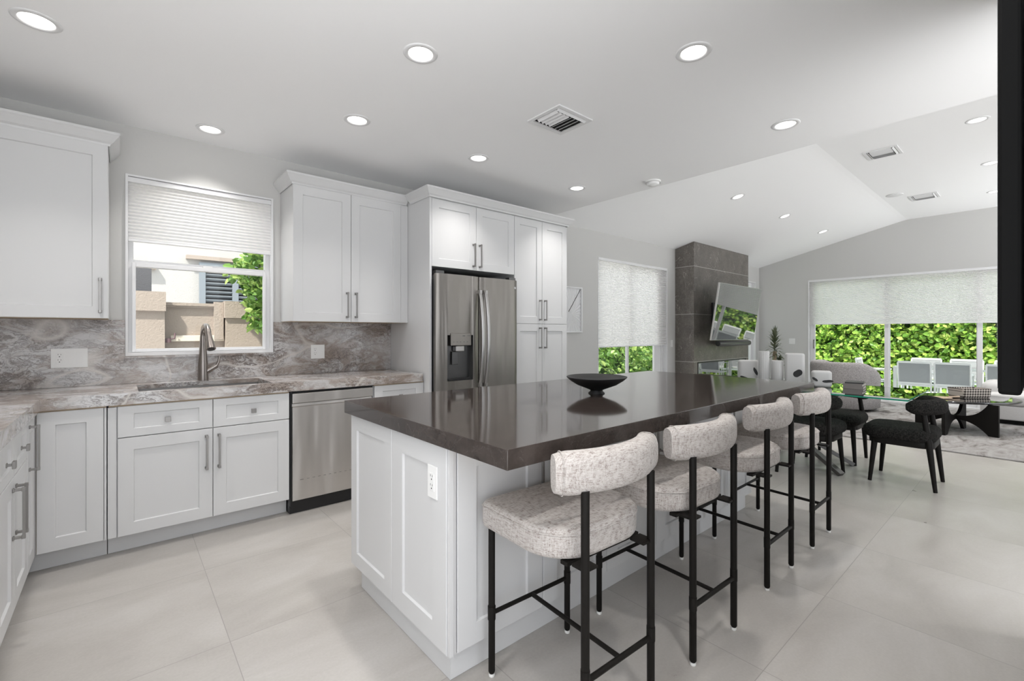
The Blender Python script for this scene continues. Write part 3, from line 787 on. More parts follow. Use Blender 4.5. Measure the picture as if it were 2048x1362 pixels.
# front doors behind the stools
xs_ = [(.925, .350, 0), (1.280, .082, -1), (1.365, .455, 1)]
def fr(x, wd, pull=None, hm='chrome'): sfront(c, 'door', (x, IY0 + .0215, ZB), U, N, wd, .745, None, pull, hm)
MB().box(.905, .925, IY0 + .004, IY0 + .0215, ZB, .86).build('corner_post', 'white_lacquer', c)
for x, wd, hu in ((.930, .432, .403), (1.366, .432, .031), (1.802, .431, .402), (2.237, .431, .031), (2.672, .428, .399), (3.104, .388, .031)):
    mbd = shaker(MB(), (x, IY0 + .0215, ZB), U, N, wd, .745, fw=.085, fh=.08)
    dd_ = mbd.build('door', 'white_lacquer', c)
    handle(dd_, (x + hu, IY0 + .0015, .725), (0, 0, 1), N, .21, 'nickel')
MB().box(IX0 + .03, IX1 - .03, IY0 + .035, IY1 - .06, .001, ZB - .001).build('plinth', 'white_lacquer', c)
MB().box(.895, 3.60, 1.10, 2.27, .8635, .8695).build('support_board', 'plywood', c)
o = MB().box(.866, 3.632, 1.030, 2.320, .870, .932).build('island_countertop', 'quartz', bevel=.002)
tag(o, 'dark brown-grey polished quartz slab on the kitchen island', 'countertop')
t_ = plate('wall_outlet', (IX0 - .0, 1.490, .720), .066, .122, 'o', 'white vertical outlet on the end panel of the island', 'x')

# footed bowl
b_ = thing('footed_bowl', (2.06, 1.66, .932), 'shallow black footed bowl on the island slab', 'bowl')
def wob(a, z): return 1 + .035 * math.sin(2 * a + .6) * (1 if z > .99 else .3) + .012 * math.sin(5 * a)
mb = MB().lathe([(.046, .9325), (.047, .936), (.036, .944), (.035, .952), (.060, .962), (.112, .982), (.152, 1.005), (.172, 1.022), (.176, 1.028), (.170, 1.029), (.145, 1.010), (.10, .986), (.04, .972), (.002, .970)], (2.06, 1.66), 48, fn=wob)
mb.build('bowl_body', 'black_bowl' if 'black_bowl' in M else 'ceramic_black', b_)

# ================================================================== STOOLS
def rounded(w2, y0, y1, rf, rb, n=8):
    """outline CCW: front edge at y1 (flat, corner radius rf), back at y0 (corner radius rb)"""
    P = []
    for (cx_, cy_, r, a0) in ((w2 - rb, y0 + rb, rb, -PI / 2), (w2 - rf, y1 - rf, rf, 0), (-w2 + rf, y1 - rf, rf, PI / 2), (-w2 + rb, y0 + rb, rb, PI)):
        for k in range(n + 1):
            a = a0 + PI / 2 * k / n; P.append((cx_ + r * math.cos(a), cy_ + r * math.sin(a)))
    return P
def ssec(a, b, e, n=28):
    S_ = []
    for k in range(n):
        t_ = 2 * PI * k / n; c_, s2 = math.cos(t_), math.sin(t_)
        S_.append((a * abs(c_) ** (2 / e) * (1 if c_ > 0 else -1), b * abs(s2) ** (2 / e) * (1 if s2 > 0 else -1)))
    return S_
G_ST = 'counter stools in a row along the island'
st = thing('counter_stool', (0, 0, 0), 'x', 'stool', G_ST)
out_ = rounded(.243, -.228, .200, .045, .165)
sm = MB().cushion(out_, .565, .662, .022, 5, crown=.006).build('seat', 'linen', st, local=True)
MB().tube([(p[0] * 1.0, p[1] * 1.0, .645) for p in out_] + [(out_[0][0], out_[0][1], .645)], .003, 6, False).build('seat_piping', 'linen', sm, local=True)
# curved backrest
R_ = .46; nb = 22; path = []; sca = []
for k in range(nb + 1):
    u_ = k / nb; a = math.radians(-31 + 62 * u_)
    path.append((R_ * math.sin(a), -.262 + R_ * (1 - math.cos(a)), .851))
    e_ = min(u_, 1 - u_) * nb
    sca.append({0: .86, 1: .96}.get(int(e_ + .01), 1.0))
bk = MB().sweep(path, ssec(.040, .066, 2.9), sca).build('backrest', 'linen', st, local=True)
for q in (1, nb - 1):
    p = Vector(path[q]); d_ = (Vector(path[q + 1]) - Vector(path[q - 1])).normalized(); sd = Vector((d_.y, -d_.x, 0))
    loop = [p + sd * a * 1.0 + Vector((0, 0, b * 1.0)) for a, b in ssec(.0395, .0655, 2.9)]
    MB().tube(loop + [loop[0]], .0022, 6, False).build('seam', 'linen', bk, local=True)
LR = .0125
FL = [(-.198, .175), (.198, .175)]; BLg = [(-.166, -.262), (.166, -.262)]
for (x, y) in FL:
    l_ = MB().tube([(x, y, .012), (x, y, .02), (x, y, .563)], [.009, LR, LR], 14).build('front_leg', 'black_metal', st, local=True)
    MB().lathe([(.010, .0005), (.012, .006), (.010, .0125)], (x, y), 14).build('foot_glide', 'pad_white', l_, local=True)
    MB().tube([(x, y, .212), (x, y, .262)], .0148, 12).build('leg_sleeve', 'black_metal', l_, local=True)
for (x, y) in BLg:
    l_ = MB().tube([(x, y, .012), (x, y, .02), (x, y, .80)], [.009, LR + .001, LR + .001], 14).build('rear_leg', 'black_metal', st, local=True)
    MB().lathe([(.010, .0005), (.012, .006), (.010, .0125)], (x, y), 14).build('foot_glide', 'pad_white', l_, local=True)
    MB().tube([(x, y, .212), (x, y, .262)], .0148, 12).build('leg_sleeve', 'black_metal', l_, local=True)
    sg = 1 if x > 0 else -1
    MB().box(x - .006 if sg < 0 else x - .05, x + .05 if sg < 0 else x + .006, y - .006, y + .05, .556, .5645).build('seat_bracket', 'black_metal', st, local=True)
MB().tube([(-.198, .175, .235), (.198, .175, .235)], .0085, 10).build('stretcher', 'black_metal', st, local=True)
MB().tube([(-.166, -.262, .225), (.166, -.262, .225)], .0095, 10).build('stretcher', 'black_metal', st, local=True)
MB().tube([(0, .175, .235), (0, -.262, .225)], .0085, 10).build('stretcher', 'black_metal', st, local=True)
mb = MB(); mb.box(-.205, .205, .16, .185, .551, .5635); mb.box(-.18, .18, -.2, -.17, .551, .5635); mb.box(-.015, .015, -.17, .16, .551, .5635)
mb.build('seat_frame', 'black_metal', st, local=True)
spots = [(1.240, 1.155, -.04, 'linen counter stool nearest the camera, first along the island'),
         (1.845, 1.135, -.03, 'second linen counter stool along the island from the camera'),
         (2.600, 1.155, 0, 'third linen counter stool along the island, before the farthest one'),
         (3.270, 1.155, .01, 'farthest linen counter stool at the far end of the island')]
for i, (x, y, r, lb) in enumerate(spots):
    if i == 0: st.location = (x, y, 0); st.rotation_euler = (0, 0, r); st['label'] = lb
    else: place(st, (x, y, 0), r, lb)

# ================================================================== CEILING FIXTURES
def downlight(watt):
    r = thing('recessed_light', (0, 0, 0), 'x', 'ceiling light', 'recessed downlights in the ceiling')
    MB().lathe([(.060, .0135), (.0605, -.0005), (.064, -.006), (.082, -.0045), (.0865, -.0008), (.0865, -.0002)], n=40, cap0=False, cap1=False).build('trim_ring', 'white_trim', r, local=True)
    MB().lathe([(.0005, -.0012), (.0585, -.0012), (.0595, -.0004)][::-1], n=32, cap0=True, cap1=False).build('lens', 'lamp_lens', r, local=True)
    ld = bpy.data.lights.new('bulb', 'AREA'); ld.shape = 'DISK'; ld.size = .11; ld.energy = watt; ld.color = (1., .97, .94); ld.spread = math.radians(98)
    lo = bpy.data.objects.new('bulb', ld); COL.objects.link(lo); lo.parent = r; lo.location = (0, 0, -.009)
    return r
dl0 = downlight(LAMP_W); dl1 = downlight(LAMP_W * 1.8); slope = math.atan(.2425)
LT = [(-.287, 2.967, 'largest recessed light, top left above the corner cabinet'), (.475, 3.77, 'recessed light close to the sink wall, above the window'),
      (1.194, 2.971, 'recessed light second along the row beside the sink wall'), (2.200, 2.978, 'recessed light above the refrigerator doors'),
      (3.389, 2.971, 'recessed light past the pantry cabinet crown'), (1.153, 2.053, 'recessed light at top centre, left of the ceiling vent'),
      (2.189, 1.147, 'big recessed light at top, right of centre'), (3.426, 1.14, 'recessed light near the end of the flat ceiling, above the far stools'),
      (.2, 1.15, 'recessed light above the aisle left of the island, added outside the view'), (1.15, .3, 'recessed light above the aisle nearest the camera, added outside the view'),  # unseen lamps added, extending the visible grid for light near the camera
      (-.35, .3, 'recessed light behind the camera position, added outside the view'), (.3, -.9, 'recessed light farther behind the camera, added outside the view'),
      (3.4, -.9, 'recessed light over the hall side, added outside the view'), (2.3, -1.6, 'second recessed light added over the hall side, outside the view')]
used_ = set()
def put_light(x, y, z, rx, lb):
    src = dl0 if z < CH + .01 else dl1
    if src.name not in used_: o = src; used_.add(src.name)
    else: o = copy_tree(src)
    o.location = (x, y, z); o.rotation_euler = (rx, 0, 0); o['label'] = lb
for x, y, lb in LT: put_light(x, y, CH, 0, lb)
def vz(y): return min(CH + .2425 * (W - y), RZ)
for x, y, lb in ((6.108, 2.592, 'nearest recessed light on the sloped ceiling, left of the vents'), (7.699, 2.569, 'middle recessed light on the sloped ceiling before the chimney'), (9.431, 2.539, 'farthest recessed light on the sloped ceiling near the gable wall')):
    put_light(x, y, vz(y) - .0005, -slope, lb)
for x, y, lb in ((6.158, .406, 'recessed light in high ceiling at right, nearest the black panel top'), (7.844, .405, 'recessed light in high ceiling half hidden by the black panel'), (9.476, .45, 'farthest recessed light in high ceiling at the black panel edge'),
                 (6.16, -1.6, 'recessed light in high ceiling, added outside the view'), (9.4, -1.6, 'far recessed light added in high ceiling, outside the view')):  # unseen pair added beyond the visible row
    put_light(x, y, RZ, 0, lb)
def vent(x0, x1, y0, y1, z, label, axis='y', ns=9):
    t_ = thing('ceiling_vent', ((x0 + x1) / 2, (y0 + y1) / 2, z), label, 'air vent')
    f = .028; zt_, zb_ = z - .0005, z - .009
    mb = MB(); mb.box(x0, x0 + f, y0, y1, zb_, zt_); mb.box(x1 - f, x1, y0, y1, zb_, zt_); mb.box(x0 + f, x1 - f, y0, y0 + f, zb_, zt_); mb.box(x0 + f, x1 - f, y1 - f, y1, zb_, zt_)
    mb.build('vent_frame', 'white_trim', t_, bevel=.002)
    MB().box(x0 + f, x1 - f, y0 + f, y1 - f, z - .0012, z - .0006).build('duct_opening', 'dark_gap', t_)
    a0, a1 = x0 + f, x1 - f
    # side blades run along x at both borders, centre louvres lean two ways
    for k in range(2):
        yb = (y0 + f + .014) if k == 0 else (y1 - f - .014)
        MB().obox(((x0 + x1) / 2, yb, z - .010), (1, 0, 0), (0, 1, .7 if k else -.7), (0, -.7 if k else .7, 1), (a1 - a0) / 2, .010, .0008).build('louvre', 'white_trim', t_)
    yi0, yi1 = y0 + f + .030, y1 - f - .030
    for k in range(ns):
        xk = a0 + (a1 - a0) * (k + .5) / ns; s2 = -1 if k < ns / 2 else 1
        MB().obox((xk, (yi0 + yi1) / 2, z - .011), (1, 0, .8 * s2), (0, 1, 0), (-.8 * s2, 0, 1), .0115, (yi1 - yi0) / 2, .0008).build('louvre', 'white_trim', t_)
vent(2.055, 2.378, 1.945, 2.238, CH, 'large square louvred vent in the flat kitchen ceiling', ns=8)
vent(6.31, 6.64, 1.02, 1.325, RZ, 'nearer louvred vent in the high living room ceiling', ns=9)
vent(8.85, 9.20, .99, 1.31, RZ, 'farther louvred vent in the high living room ceiling', ns=9)
t_ = thing('smoke_detector', (3.775, 2.375, CH), 'round white smoke detector on the flat ceiling edge', 'smoke detector')
MB().lathe([(.052, CH - .008), (.058, CH - .012), (.068, CH - .02), (.070, CH - .0005)][::-1], (3.775, 2.375), 32).build('base', 'white_plastic', t_)
MB().lathe([(.060, CH - .0085), (.058, CH - .030), (.046, CH - .040), (.030, CH - .043), (.028, CH - .046), (.002, CH - .047)], (3.775, 2.375), 32).build('cover', 'white_plastic', t_)
t_ = thing('ceiling_cover_plate', (8.6, 1.454, RZ), 'small flat white disc in high ceiling between the two vents', 'cover plate')
MB().lathe([(.10, RZ - .0005), (.10, RZ - .006), (.095, RZ - .008), (.002, RZ - .009)], (8.6, 1.42), 32).build('disc', 'white_trim', t_)

# ================================================================== CHIMNEY, TV
CX0, CX1, CY = 7.142, 9.258, 3.735
fx0, fx1, fz0, fz1 = 7.26, 9.15, .33, .785
def chim_top(y): return CH + .2425 * (W - y) - .0015
mb = MB()
def cb(x0, x1, y0, y1, z0, z1): mb.box(x0, x1, y0, y1, z0, z1)
cb(CX0, fx0, CY, W - .001, 0, fz1); cb(fx1, CX1, CY, W - .001, 0, fz1); cb(fx0, fx1, CY, W - .001, 0, fz0); cb(fx0, fx1, W - .06, W - .001, fz0, fz1)
z0, ya, yb = fz1, CY, W - .001
mb.add([(CX0, ya, z0), (CX1, ya, z0), (CX1, yb, z0), (CX0, yb, z0), (CX0, ya, chim_top(ya)), (CX1, ya, chim_top(ya)), (CX1, yb, chim_top(yb)), (CX0, yb, chim_top(yb))],
       [(0, 3, 2, 1), (4, 5, 6, 7), (0, 1, 5, 4), (1, 2, 6, 5), (2, 3, 7, 6), (3, 0, 4, 7)])
o = mb.build('chimney_breast', 'chimney_stone'); tag(o, 'dark grey-brown veined stone chimney breast against the wall', 'chimney')
t_ = thing('electric_fireplace', ((fx0 + fx1) / 2, CY, fz0), 'long low glass-fronted fireplace set in the stone chimney', 'fireplace')
framebox(MB(), fx0 + .001, fx1 - .001, CY - .006, CY + .02, fz0 + .001, fz1 - .001, .022, .022, .022).build('metal_frame', 'black_plastic', t_, bevel=.002)
MB().box(fx0 + .022, fx1 - .022, CY + .004, CY + .009, fz0 + .022, fz1 - .022).build('glass_front', 'screen', t_)
MB().box(fx0 + .02, fx1 - .02, CY + .03, W - .07, fz0 + .002, fz1 - .002).build('firebox', 'dark_gap', t_)
# television above, tilted down
t_ = thing('television', (7.90, 3.35, 1.6), 'large flat television tilted down on the stone chimney', 'television')
BLp, BRp, TLp = Vector((7.08, 3.415, 1.150)), Vector((8.73, 3.430, 1.148)), Vector((7.075, 3.275, 2.055))
ax = (BRp - BLp).normalized(); az = (TLp - BLp).normalized(); ay = az.cross(ax).normalized()   # ay points into the wall
cw, chh = (BRp - BLp).length, (TLp - BLp).length
cen = BLp + ax * cw / 2 + az * chh / 2
MB().obox(cen + ay * .014, ax, ay, az, cw / 2, .014, chh / 2).build('housing', 'steel_light', t_, bevel=.002)
MB().obox(cen - ay * .0006, ax, ay, az, cw / 2 - .008, .0006, chh / 2 - .008).build('screen', 'screen', t_)
MB().obox(cen + ay * .045, ax, ay, az, .45, .018, .26).build('rear_cover', 'black_plastic', t_, bevel=.01)
mb = MB(); p = cen + ay * .062
mb.tube([p, (p.x + .05, CY - .02, p.z)], .022, 10); mb.box(p.x - .15, p.x + .25, CY - .022, CY - .001, p.z - .18, p.z + .18)
mb.build('wall_bracket', 'black_plastic', t_)
t_ = thing('soundbar', (8.14, 3.5, 1.04), 'long rounded dark soundbar under the tilted television', 'soundbar')
mb = MB(); pts = [(7.53, 3.52, 1.088), (7.545, 3.52, 1.088), (8.735, 3.52, 1.088), (8.75, 3.52, 1.088)]
mb.tube(pts, [.042, .047, .047, .042], 24); mb.build('speaker_body', 'soundbar_grey' if 'soundbar_grey' in M else 'steel_dark', t_)
MB().tube([(7.528, 3.52, 1.088), (7.53, 3.52, 1.088)], [.036, .040], 24).build('end_cap', 'black_plastic', t_)
MB().box(7.9, 8.4, 3.555, CY, 1.075, 1.10).build('mount', 'black_plastic', t_)

# framed relief
t_ = thing('framed_relief', (4.41, W, 1.57), 'white framed folded-paper relief on wall beside the pantry cabinet', 'wall art')
px0, px1, pz0, pz1 = 4.10, 4.715, 1.275, 1.880
framebox(MB(), px0, px1, W - .035, W - .001, pz0, pz1, .018, .018, .018).build('picture_frame', 'white_trim', t_, bevel=.002)
mb = MB(); ccx, ccz = (px0 + px1) / 2, (pz0 + pz1) / 2; n_ = 22; per = []
for k in range(n_ * 4):
    s2, q = divmod(k, n_); u_ = q / n_
    a, b = px0 + .018, px1 - .018; c0, c1 = pz0 + .018, pz1 - .018
    p = [(a + (b - a) * u_, c0), (b, c0 + (c1 - c0) * u_), (b - (b - a) * u_, c1), (a, c1 - (c1 - c0) * u_)][s2]
    per.append(p)
vs = [(p[0], W - .004 - (.012 if k % 2 else 0), p[1]) for k, p in enumerate(per)] + [(ccx + .08, W - .045, ccz - .06)]
c0 = len(vs) - 1
mb.add(vs, [(k, (k + 1) % c0, c0) for k in range(c0)])
mb.build('pleated_paper', 'white_trim', t_)
MB().tube([(ccx + .02, W - .046, ccz - .03), (px1 - .025, W - .016, pz1 - .03)], .0035, 6).build('black_rod', 'black_plastic', t_)

# ================================================================== DINING
G_D = 'black dining chairs around the glass table'
dc = thing('dining_chair', (0, 0, 0), 'x', 'dining chair', G_D)   # faces +y
sl = []
out_ = rounded(.245, -.245, .245, .13, .13)
MB().cushion([(p[0], p[1] + .035) for p in out_], .375, .485, .05, 6, crown=.012).build('seat', 'black_boucle', dc, local=True)
MB().cushion([(p[0], p[1] + .02) for p in rounded(.215, -.215, .215, .1, .1)], .335, .384, .004, 2).build('seat_frame', 'black_metal', dc, local=True)
R_ = .25; path = []; sca = []; nb = 24
for k in range(nb + 1):
    u_ = k / nb; a = math.radians(-72 + 144 * u_); path.append((R_ * math.sin(a), -.205 + R_ * (1 - math.cos(a)), .668))
    e_ = int(min(u_, 1 - u_) * nb + .01); sca.append([.45, .78, .94][e_] if e_ < 3 else 1.)
MB().sweep(path, ssec(.056, .062, 2.2), sca).build('backrest', 'black_boucle', dc, local=True)
for sg in (-1, 1):
    MB().tube([(sg * .205, .215, .001), (sg * .18, .185, .36)], [.014, .023], 12).build('front_leg', 'black_metal', dc, local=True)
    MB().tube([(sg * .205, -.205, .001), (sg * .192, -.165, .38), (sg * .165, -.125, .65)], [.014, .023, .018], 12).build('rear_leg', 'black_metal', dc, local=True)
DT = [(5.13, .765, 0, 'black dining chair at the near end of the glass table, fully visible'),
      (4.775, 1.39, -PI / 2, 'black dining chair on island side of table, nearest the camera'),
      (5.555, 1.38, PI / 2, 'black dining chair on patio side of table, nearest the camera'),
      (4.775, 2.15, -PI / 2, 'black dining chair on island side of table, farther along behind the stools'),
      (5.555, 2.15, PI / 2, 'black dining chair on patio side of table, farther along'),
      (5.08, 2.93, PI, 'black dining chair at the far end of the glass table')]
for i, (x, y, r, lb) in enumerate(DT):
    if i == 0: dc.location = (x, y, 0); dc.rotation_euler = (0, 0, r); dc['label'] = lb
    else: place(dc, (x, y, 0), r, lb)
t_ = thing('dining_table', (5.04, 1.70, 0), 'green-edged glass dining table on crossed metal legs', 'dining table')
GX0, GX1, GY0, GY1 = 4.555, 5.515, .672, 2.80
mb = MB(); mb.add([(GX0, GY0, .762), (GX1, GY0, .762), (GX1, GY1, .762), (GX0, GY1, .762), (GX0, GY0, .750), (GX1, GY0, .750), (GX1, GY1, .750), (GX0, GY1, .750)],
                  [(0, 1, 2, 3)], 0); mb.add(mb.v[:8], [(4, 0, 3, 7)], 1)
mb = MB(); V8 = [(GX0, GY0, .750), (GX1, GY0, .750), (GX1, GY1, .750), (GX0, GY1, .750), (GX0, GY0, .762), (GX1, GY0, .762), (GX1, GY1, .762), (GX0, GY1, .762)]
mb.add(V8, [(0, 3, 2, 1), (4, 5, 6, 7)], 0); mb.add(V8, [(0, 1, 5, 4), (1, 2, 6, 5), (2, 3, 7, 6), (3, 0, 4, 7)], 1)
mb.build('glass_top', ['table_glass', 'glass_edge'], t_)
hub = Vector((5.04, 1.72, .38))
for (fx, fy) in ((4.87, 1.17), (5.34, 1.19), (4.75, 2.27), (5.22, 2.27)):
    ft = Vector((fx, fy, .012)); tp = hub + (hub - ft) * .98; tp.z = .742
    d_ = (tp - ft).normalized(); sd = Vector((0, 0, 1)).cross(d_).normalized(); up = d_.cross(sd)
    MB().obox((ft + tp) / 2, d_, sd, up, (tp - ft).length / 2, .034, .017).build('leg', 'brushed_leg', t_, bevel=.003)
MB().obox(hub, (1, 0, 0), (0, 1, 0), (0, 0, 1), .05, .05, .03).build('hub', 'brushed_leg', t_, bevel=.004)
TZ = .7625
# ceramics on the table
def blobvase(loc, wd, dp, ht, label, spots_, rz):
    v_ = thing('ceramic_vase', loc, label, 'vase', rz=rz)
    MB().cushion(rounded(wd / 2, -dp / 2, dp / 2, dp * .45, dp * .45, 6), .0, ht, min(dp, wd) * .28, 5).build('vase_body', 'ceramic', v_, local=True)
    for (a, z, ra, rb, tl) in spots_:  # flat black ovals laid on the front face
        mb = MB(); ring = []
        for k in range(20):
            q = 2 * PI * k / 20; r = 1 + .25 * math.sin(2 * q + 1)
            dx_, dz_ = ra * r * math.cos(q), rb * r * math.sin(q)
            ring.append((a + dx_ * math.cos(tl) - dz_ * math.sin(tl), -dp / 2 - .0012, z + dx_ * math.sin(tl) + dz_ * math.cos(tl)))
        mb.rings([ring, [(p[0], -dp / 2 + .001, p[2]) for p in ring]], True, True, False); mb.build('black_patch', 'ceramic_black', v_, local=True)
camdir = -math.radians(90 - 49.35)
blobvase((5.02, 1.365, TZ), .165, .09, .155, 'small rounded white vase with black patches, nearest end of glass table', [(.045, .060, .036, .016, 0), (-.055, .075, .022, .014, -.8)], math.radians(-68))
blobvase((5.03, 2.03, TZ), .195, .09, .225, 'squat rounded white vase with black patches, left of the ribbed vase', [(.068, .11, .012, .05, .5), (-.03, .035, .04, .018, -.5)], math.radians(-68))
blobvase((5.05, 1.60, TZ), .17, .07, .31, 'tall rectangular white vase with one black spot on glass table', [(.025, .115, .034, .040, .3)], math.radians(-70))
v_ = thing('ribbed_vase', (5.00, 1.865, TZ), 'tall slim ribbed white vase on glass table', 'vase')
MB().lathe([(.046, 0), (.049, .006), (.049, .318), (.046, .323), (.041, .322), (.040, .02), (.002, .018)], n=72, fn=lambda a, z: 1 + .025 * math.cos(18 * a)).build('vase_body', 'ceramic', v_, local=True)
v_ = thing('ribbed_vase', (5.04, 1.752, TZ), 'short ribbed white vase between taller vases on glass table', 'vase')
MB().lathe([(.050, 0), (.054, .006), (.054, .228), (.050, .232), (.045, .231), (.044, .02), (.002, .018)], n=72, fn=lambda a, z: 1 + .012 * math.cos(22 * a)).build('vase_body', 'ceramic', v_, local=True)
# books lying on table
for k, (x, y, rz, wd, dp, th, cm, lb) in enumerate(((5.17, 1.14, .1, .11, .075, .024, 'book_grey', 'grey book at the bottom of the stack on glass table'), (5.17, 1.14, .05, .105, .072, .022, 'book_grey', 'middle grey book of the stack on glass table'), (5.17, 1.14, .16, .10, .068, .012, 'book_dark', 'thin dark book on top of the stack on glass table'))):
    z = TZ + sum((.024, .022, .012)[:k]) + .0005 * (k + 1)
    b_ = thing('book', (x, y, z), lb, 'book', rz=rz)
    MB().box(-wd, wd, -dp, dp, 0, .003).box(-wd, wd, -dp, dp, th - .003, th).box(-wd, -wd + .004, -dp, dp, .003, th - .003).build('book_cover', cm, b_, local=True)
    MB().box(-wd + .005, wd - .004, -dp + .004, dp - .004, .003, th - .003).build('pages', 'page', b_, local=True)

# ================================================================== LIVING
o = MB().cushion(rounded(1.9, -1.78, 1.78, .01, .01, 1), .0005, .014, .004, 2).build('area_rug', 'rug_pile')
for v in o.data.vertices: v.co.x += 0
o.location = (8.62, .45, 0); tag(o, 'large mottled light grey area rug under the coffee table', 'rug')
RG = .0145
# barrel chair
def barrel(loc, rz, label):
    t_ = thing('barrel_chair', loc, label, 'armchair', rz=rz)
    MB().lathe([(.34, .002), (.345, .03), (.34, .035)], n=40).build('swivel_base', 'black_metal', t_, local=True)
    MB().lathe([(.40, .036), (.44, .06), (.45, .30), (.44, .36), (.36, .39), (.1, .40), (.002, .40)], n=48).build('seat_base', 'grey_boucle', t_, local=True)
    MB().lathe([(.30, .401), (.355, .42), (.365, .445), (.34, .47), (.2, .485), (.002, .487)], n=40).build('seat_cushion', 'grey_boucle', t_, local=True)
    # wrap-around back, lower towards the open front (local +y is the front)
    rs = []; nb_ = 40
    for k in range(nb_ + 1):
        u_ = k / nb_; a = math.radians(-90 - 118 + 236 * u_); e_ = abs(2 * u_ - 1)
        top_ = .785 - .20 * max(0, (e_ - .62) / .38) ** 2; lo = .30; r0 = .432; th = .062 * (1 if e_ < .96 else .75)
        sec = []
        for j_ in range(16):
            q = 2 * PI * j_ / 16; cx_, sz_ = math.cos(q), math.sin(q)
            rad = r0 + th * abs(cx_) ** .8 * (1 if cx_ > 0 else -1); zc = (top_ + lo) / 2; hz = (top_ - lo) / 2
            zz_ = zc + hz * abs(sz_) ** .45 * (1 if sz_ > 0 else -1)
            rad += .03 * (zz_ - lo) / .5
            sec.append((rad * math.cos(a), rad * math.sin(a), zz_))
        rs.append(sec[::-1])
    MB().rings(rs, True, True, True).build('curved_back', 'grey_boucle', t_, local=True)
    return t_
barrel((9.20, 2.14, RG), math.radians(228), 'light grey barrel armchair with curved back behind the dining table')
# coffee table
t_ = thing('coffee_table', (8.28, .70, RG), 'oval dark coffee table on curved black legs', 'coffee table')
F1, F2, F3, F4 = Vector((7.98, .345)), Vector((7.665, .80)), Vector((8.47, .68)), Vector((8.20, 1.13))
cc = (F1 + F2 + F3 + F4) / 4
dirR = Vector((.7586, -.6515)); dirF = Vector((.6515, .7586)); oc = Vector((8.34, .72))
el = []
for k in range(64):
    a = 2 * PI * k / 64; p = oc + dirR * .66 * math.cos(a) + dirF * .46 * math.sin(a); el.append((p.x, p.y))
MB().cushion(el, .398, .425, .008, 3).build('table_top', 'coffee_black' if 'coffee_black' in M else 'black_gloss', t_)
def arch(p, q, name='curved_leg'):
    """board standing on feet p and q, cut by arches above and below"""
    d_ = (q - p); L = d_.length; d_ = d_ / L; nn = Vector((-d_.y, d_.x)); n_ = 28
    upc, loc_ = [], []
    for k in range(n_ + 1):
        u_ = k / n_; x_ = u_ * L; c_ = (2 * u_ - 1)
        lo = .16 * max(0, 1 - (abs(c_) / .78) ** 2.6) if abs(c_) < .78 else 0
        hi = .21 + .19 * min(1, (abs(c_) / .80) ** 3.2)
        upc.append((x_, hi)); loc_.append((x_, lo))
    vs = []; H = .017
    for s2 in (-1, 1):
        for (x_, z) in upc + loc_:
            P_ = p + d_ * x_ + nn * H * s2; vs.append((P_.x, P_.y, RG + .001 + z - (.018 if z > .39 else 0)))
    m_ = n_ + 1; fs = []
    for k in range(n_):
        fs += [(k, k + 1, m_ + k + 1, m_ + k), (2 * m_ + k + 1, 2 * m_ + k, 3 * m_ + k, 3 * m_ + k + 1), (k + 1, k, 2 * m_ + k, 2 * m_ + k + 1), (m_ + k, m_ + k + 1, 3 * m_ + k + 1, 3 * m_ + k)]
    fs += [(0, m_, 3 * m_, 2 * m_), (n_, 2 * m_ + n_, 3 * m_ + n_, m_ + n_)]
    MB().add(vs, fs).build(name, 'black_metal', t_)
arch(F1, F4); arch(F2, F3)
# basket and tray on it
bc = Vector((8.50, .64)); t_ = thing('woven_basket', (bc.x, bc.y, .4255), 'black and white woven basket on the coffee table', 'basket', rz=math.radians(-40))
M['basket_weave'] = mat('basket_weave', (.5, .47, .42), .8); t = NT(M['basket_weave'])
S = t.sep(); ck = t.n.new('ShaderNodeTexChecker'); t.l.new(t.comb(t.math('MULTIPLY', t.math('ADD', S[0], S[2]), 30.), t.math('MULTIPLY', t.math('SUBTRACT', S[0], S[2]), 30.), .5), ck.inputs['Vector']); ck.inputs['Scale'].default_value = 1
t.color(t.mix(ck.outputs['Fac'], (.55, .50, .44), (.05, .04, .035)))
framebox_pts = rounded(.19, -.12, .12, .03, .03, 4)
def bring(s2, z): return [(p[0] * s2, p[1] * s2, z) for p in framebox_pts]
MB().rings([bring(.90, .001), bring(.95, .02), bring(1., .115), bring(.985, .12), bring(.95, .115), bring(.88, .012)], True, True, False).build('basket_body', 'basket_weave', t_, local=True)
t_ = thing('wooden_tray', (7.93, .96, .4255), 'thin brown wooden tray on the coffee table', 'tray', rz=math.radians(-36))
MB().cushion(rounded(.27, -.09, .09, .07, .07, 6), .0005, .016, .006, 3).build('tray_board', 'wood_tray', t_, local=True)
MB().tube([(.26, 0, .0145), (.33, 0, .0145), (.42, 0, .0145)], [.013, .012, .013], 10).build('tray_handle', 'wood_tray', t_, local=True)
# sofa
t_ = thing('sofa', (9.75, -.55, RG), 'low light grey sofa behind coffee table at right edge', 'sofa')
def cus(name, x0, x1, y0, y1, z0, z1, r, cr=0., par=None, cm='sofa_fabric'):
    o_ = [(p[0] + (x0 + x1) / 2, p[1]) for p in rounded((x1 - x0) / 2, y0, y1, r * 1.2, r * 1.2, 5)]
    return MB().cushion(o_, z0, z1, r, 5, cr).build(name, cm, par or t_)
cus('sofa_base', 9.22, 10.18, -1.75, .585, .075, .27, .02)
cus('plinth', 9.30, 10.12, -1.68, .50, RG + .001, .074, .003, 0, None, 'black_metal')
cus('seat_cushion', 9.20, 10.0, -1.72, .59, .272, .43, .05, .02)
cus('armrest', 9.45, 10.18, .30, .60, .30, .56, .09, .02)
cus('back_cushion', 9.93, 10.2, -1.72, .30, .40, .70, .09, .02)

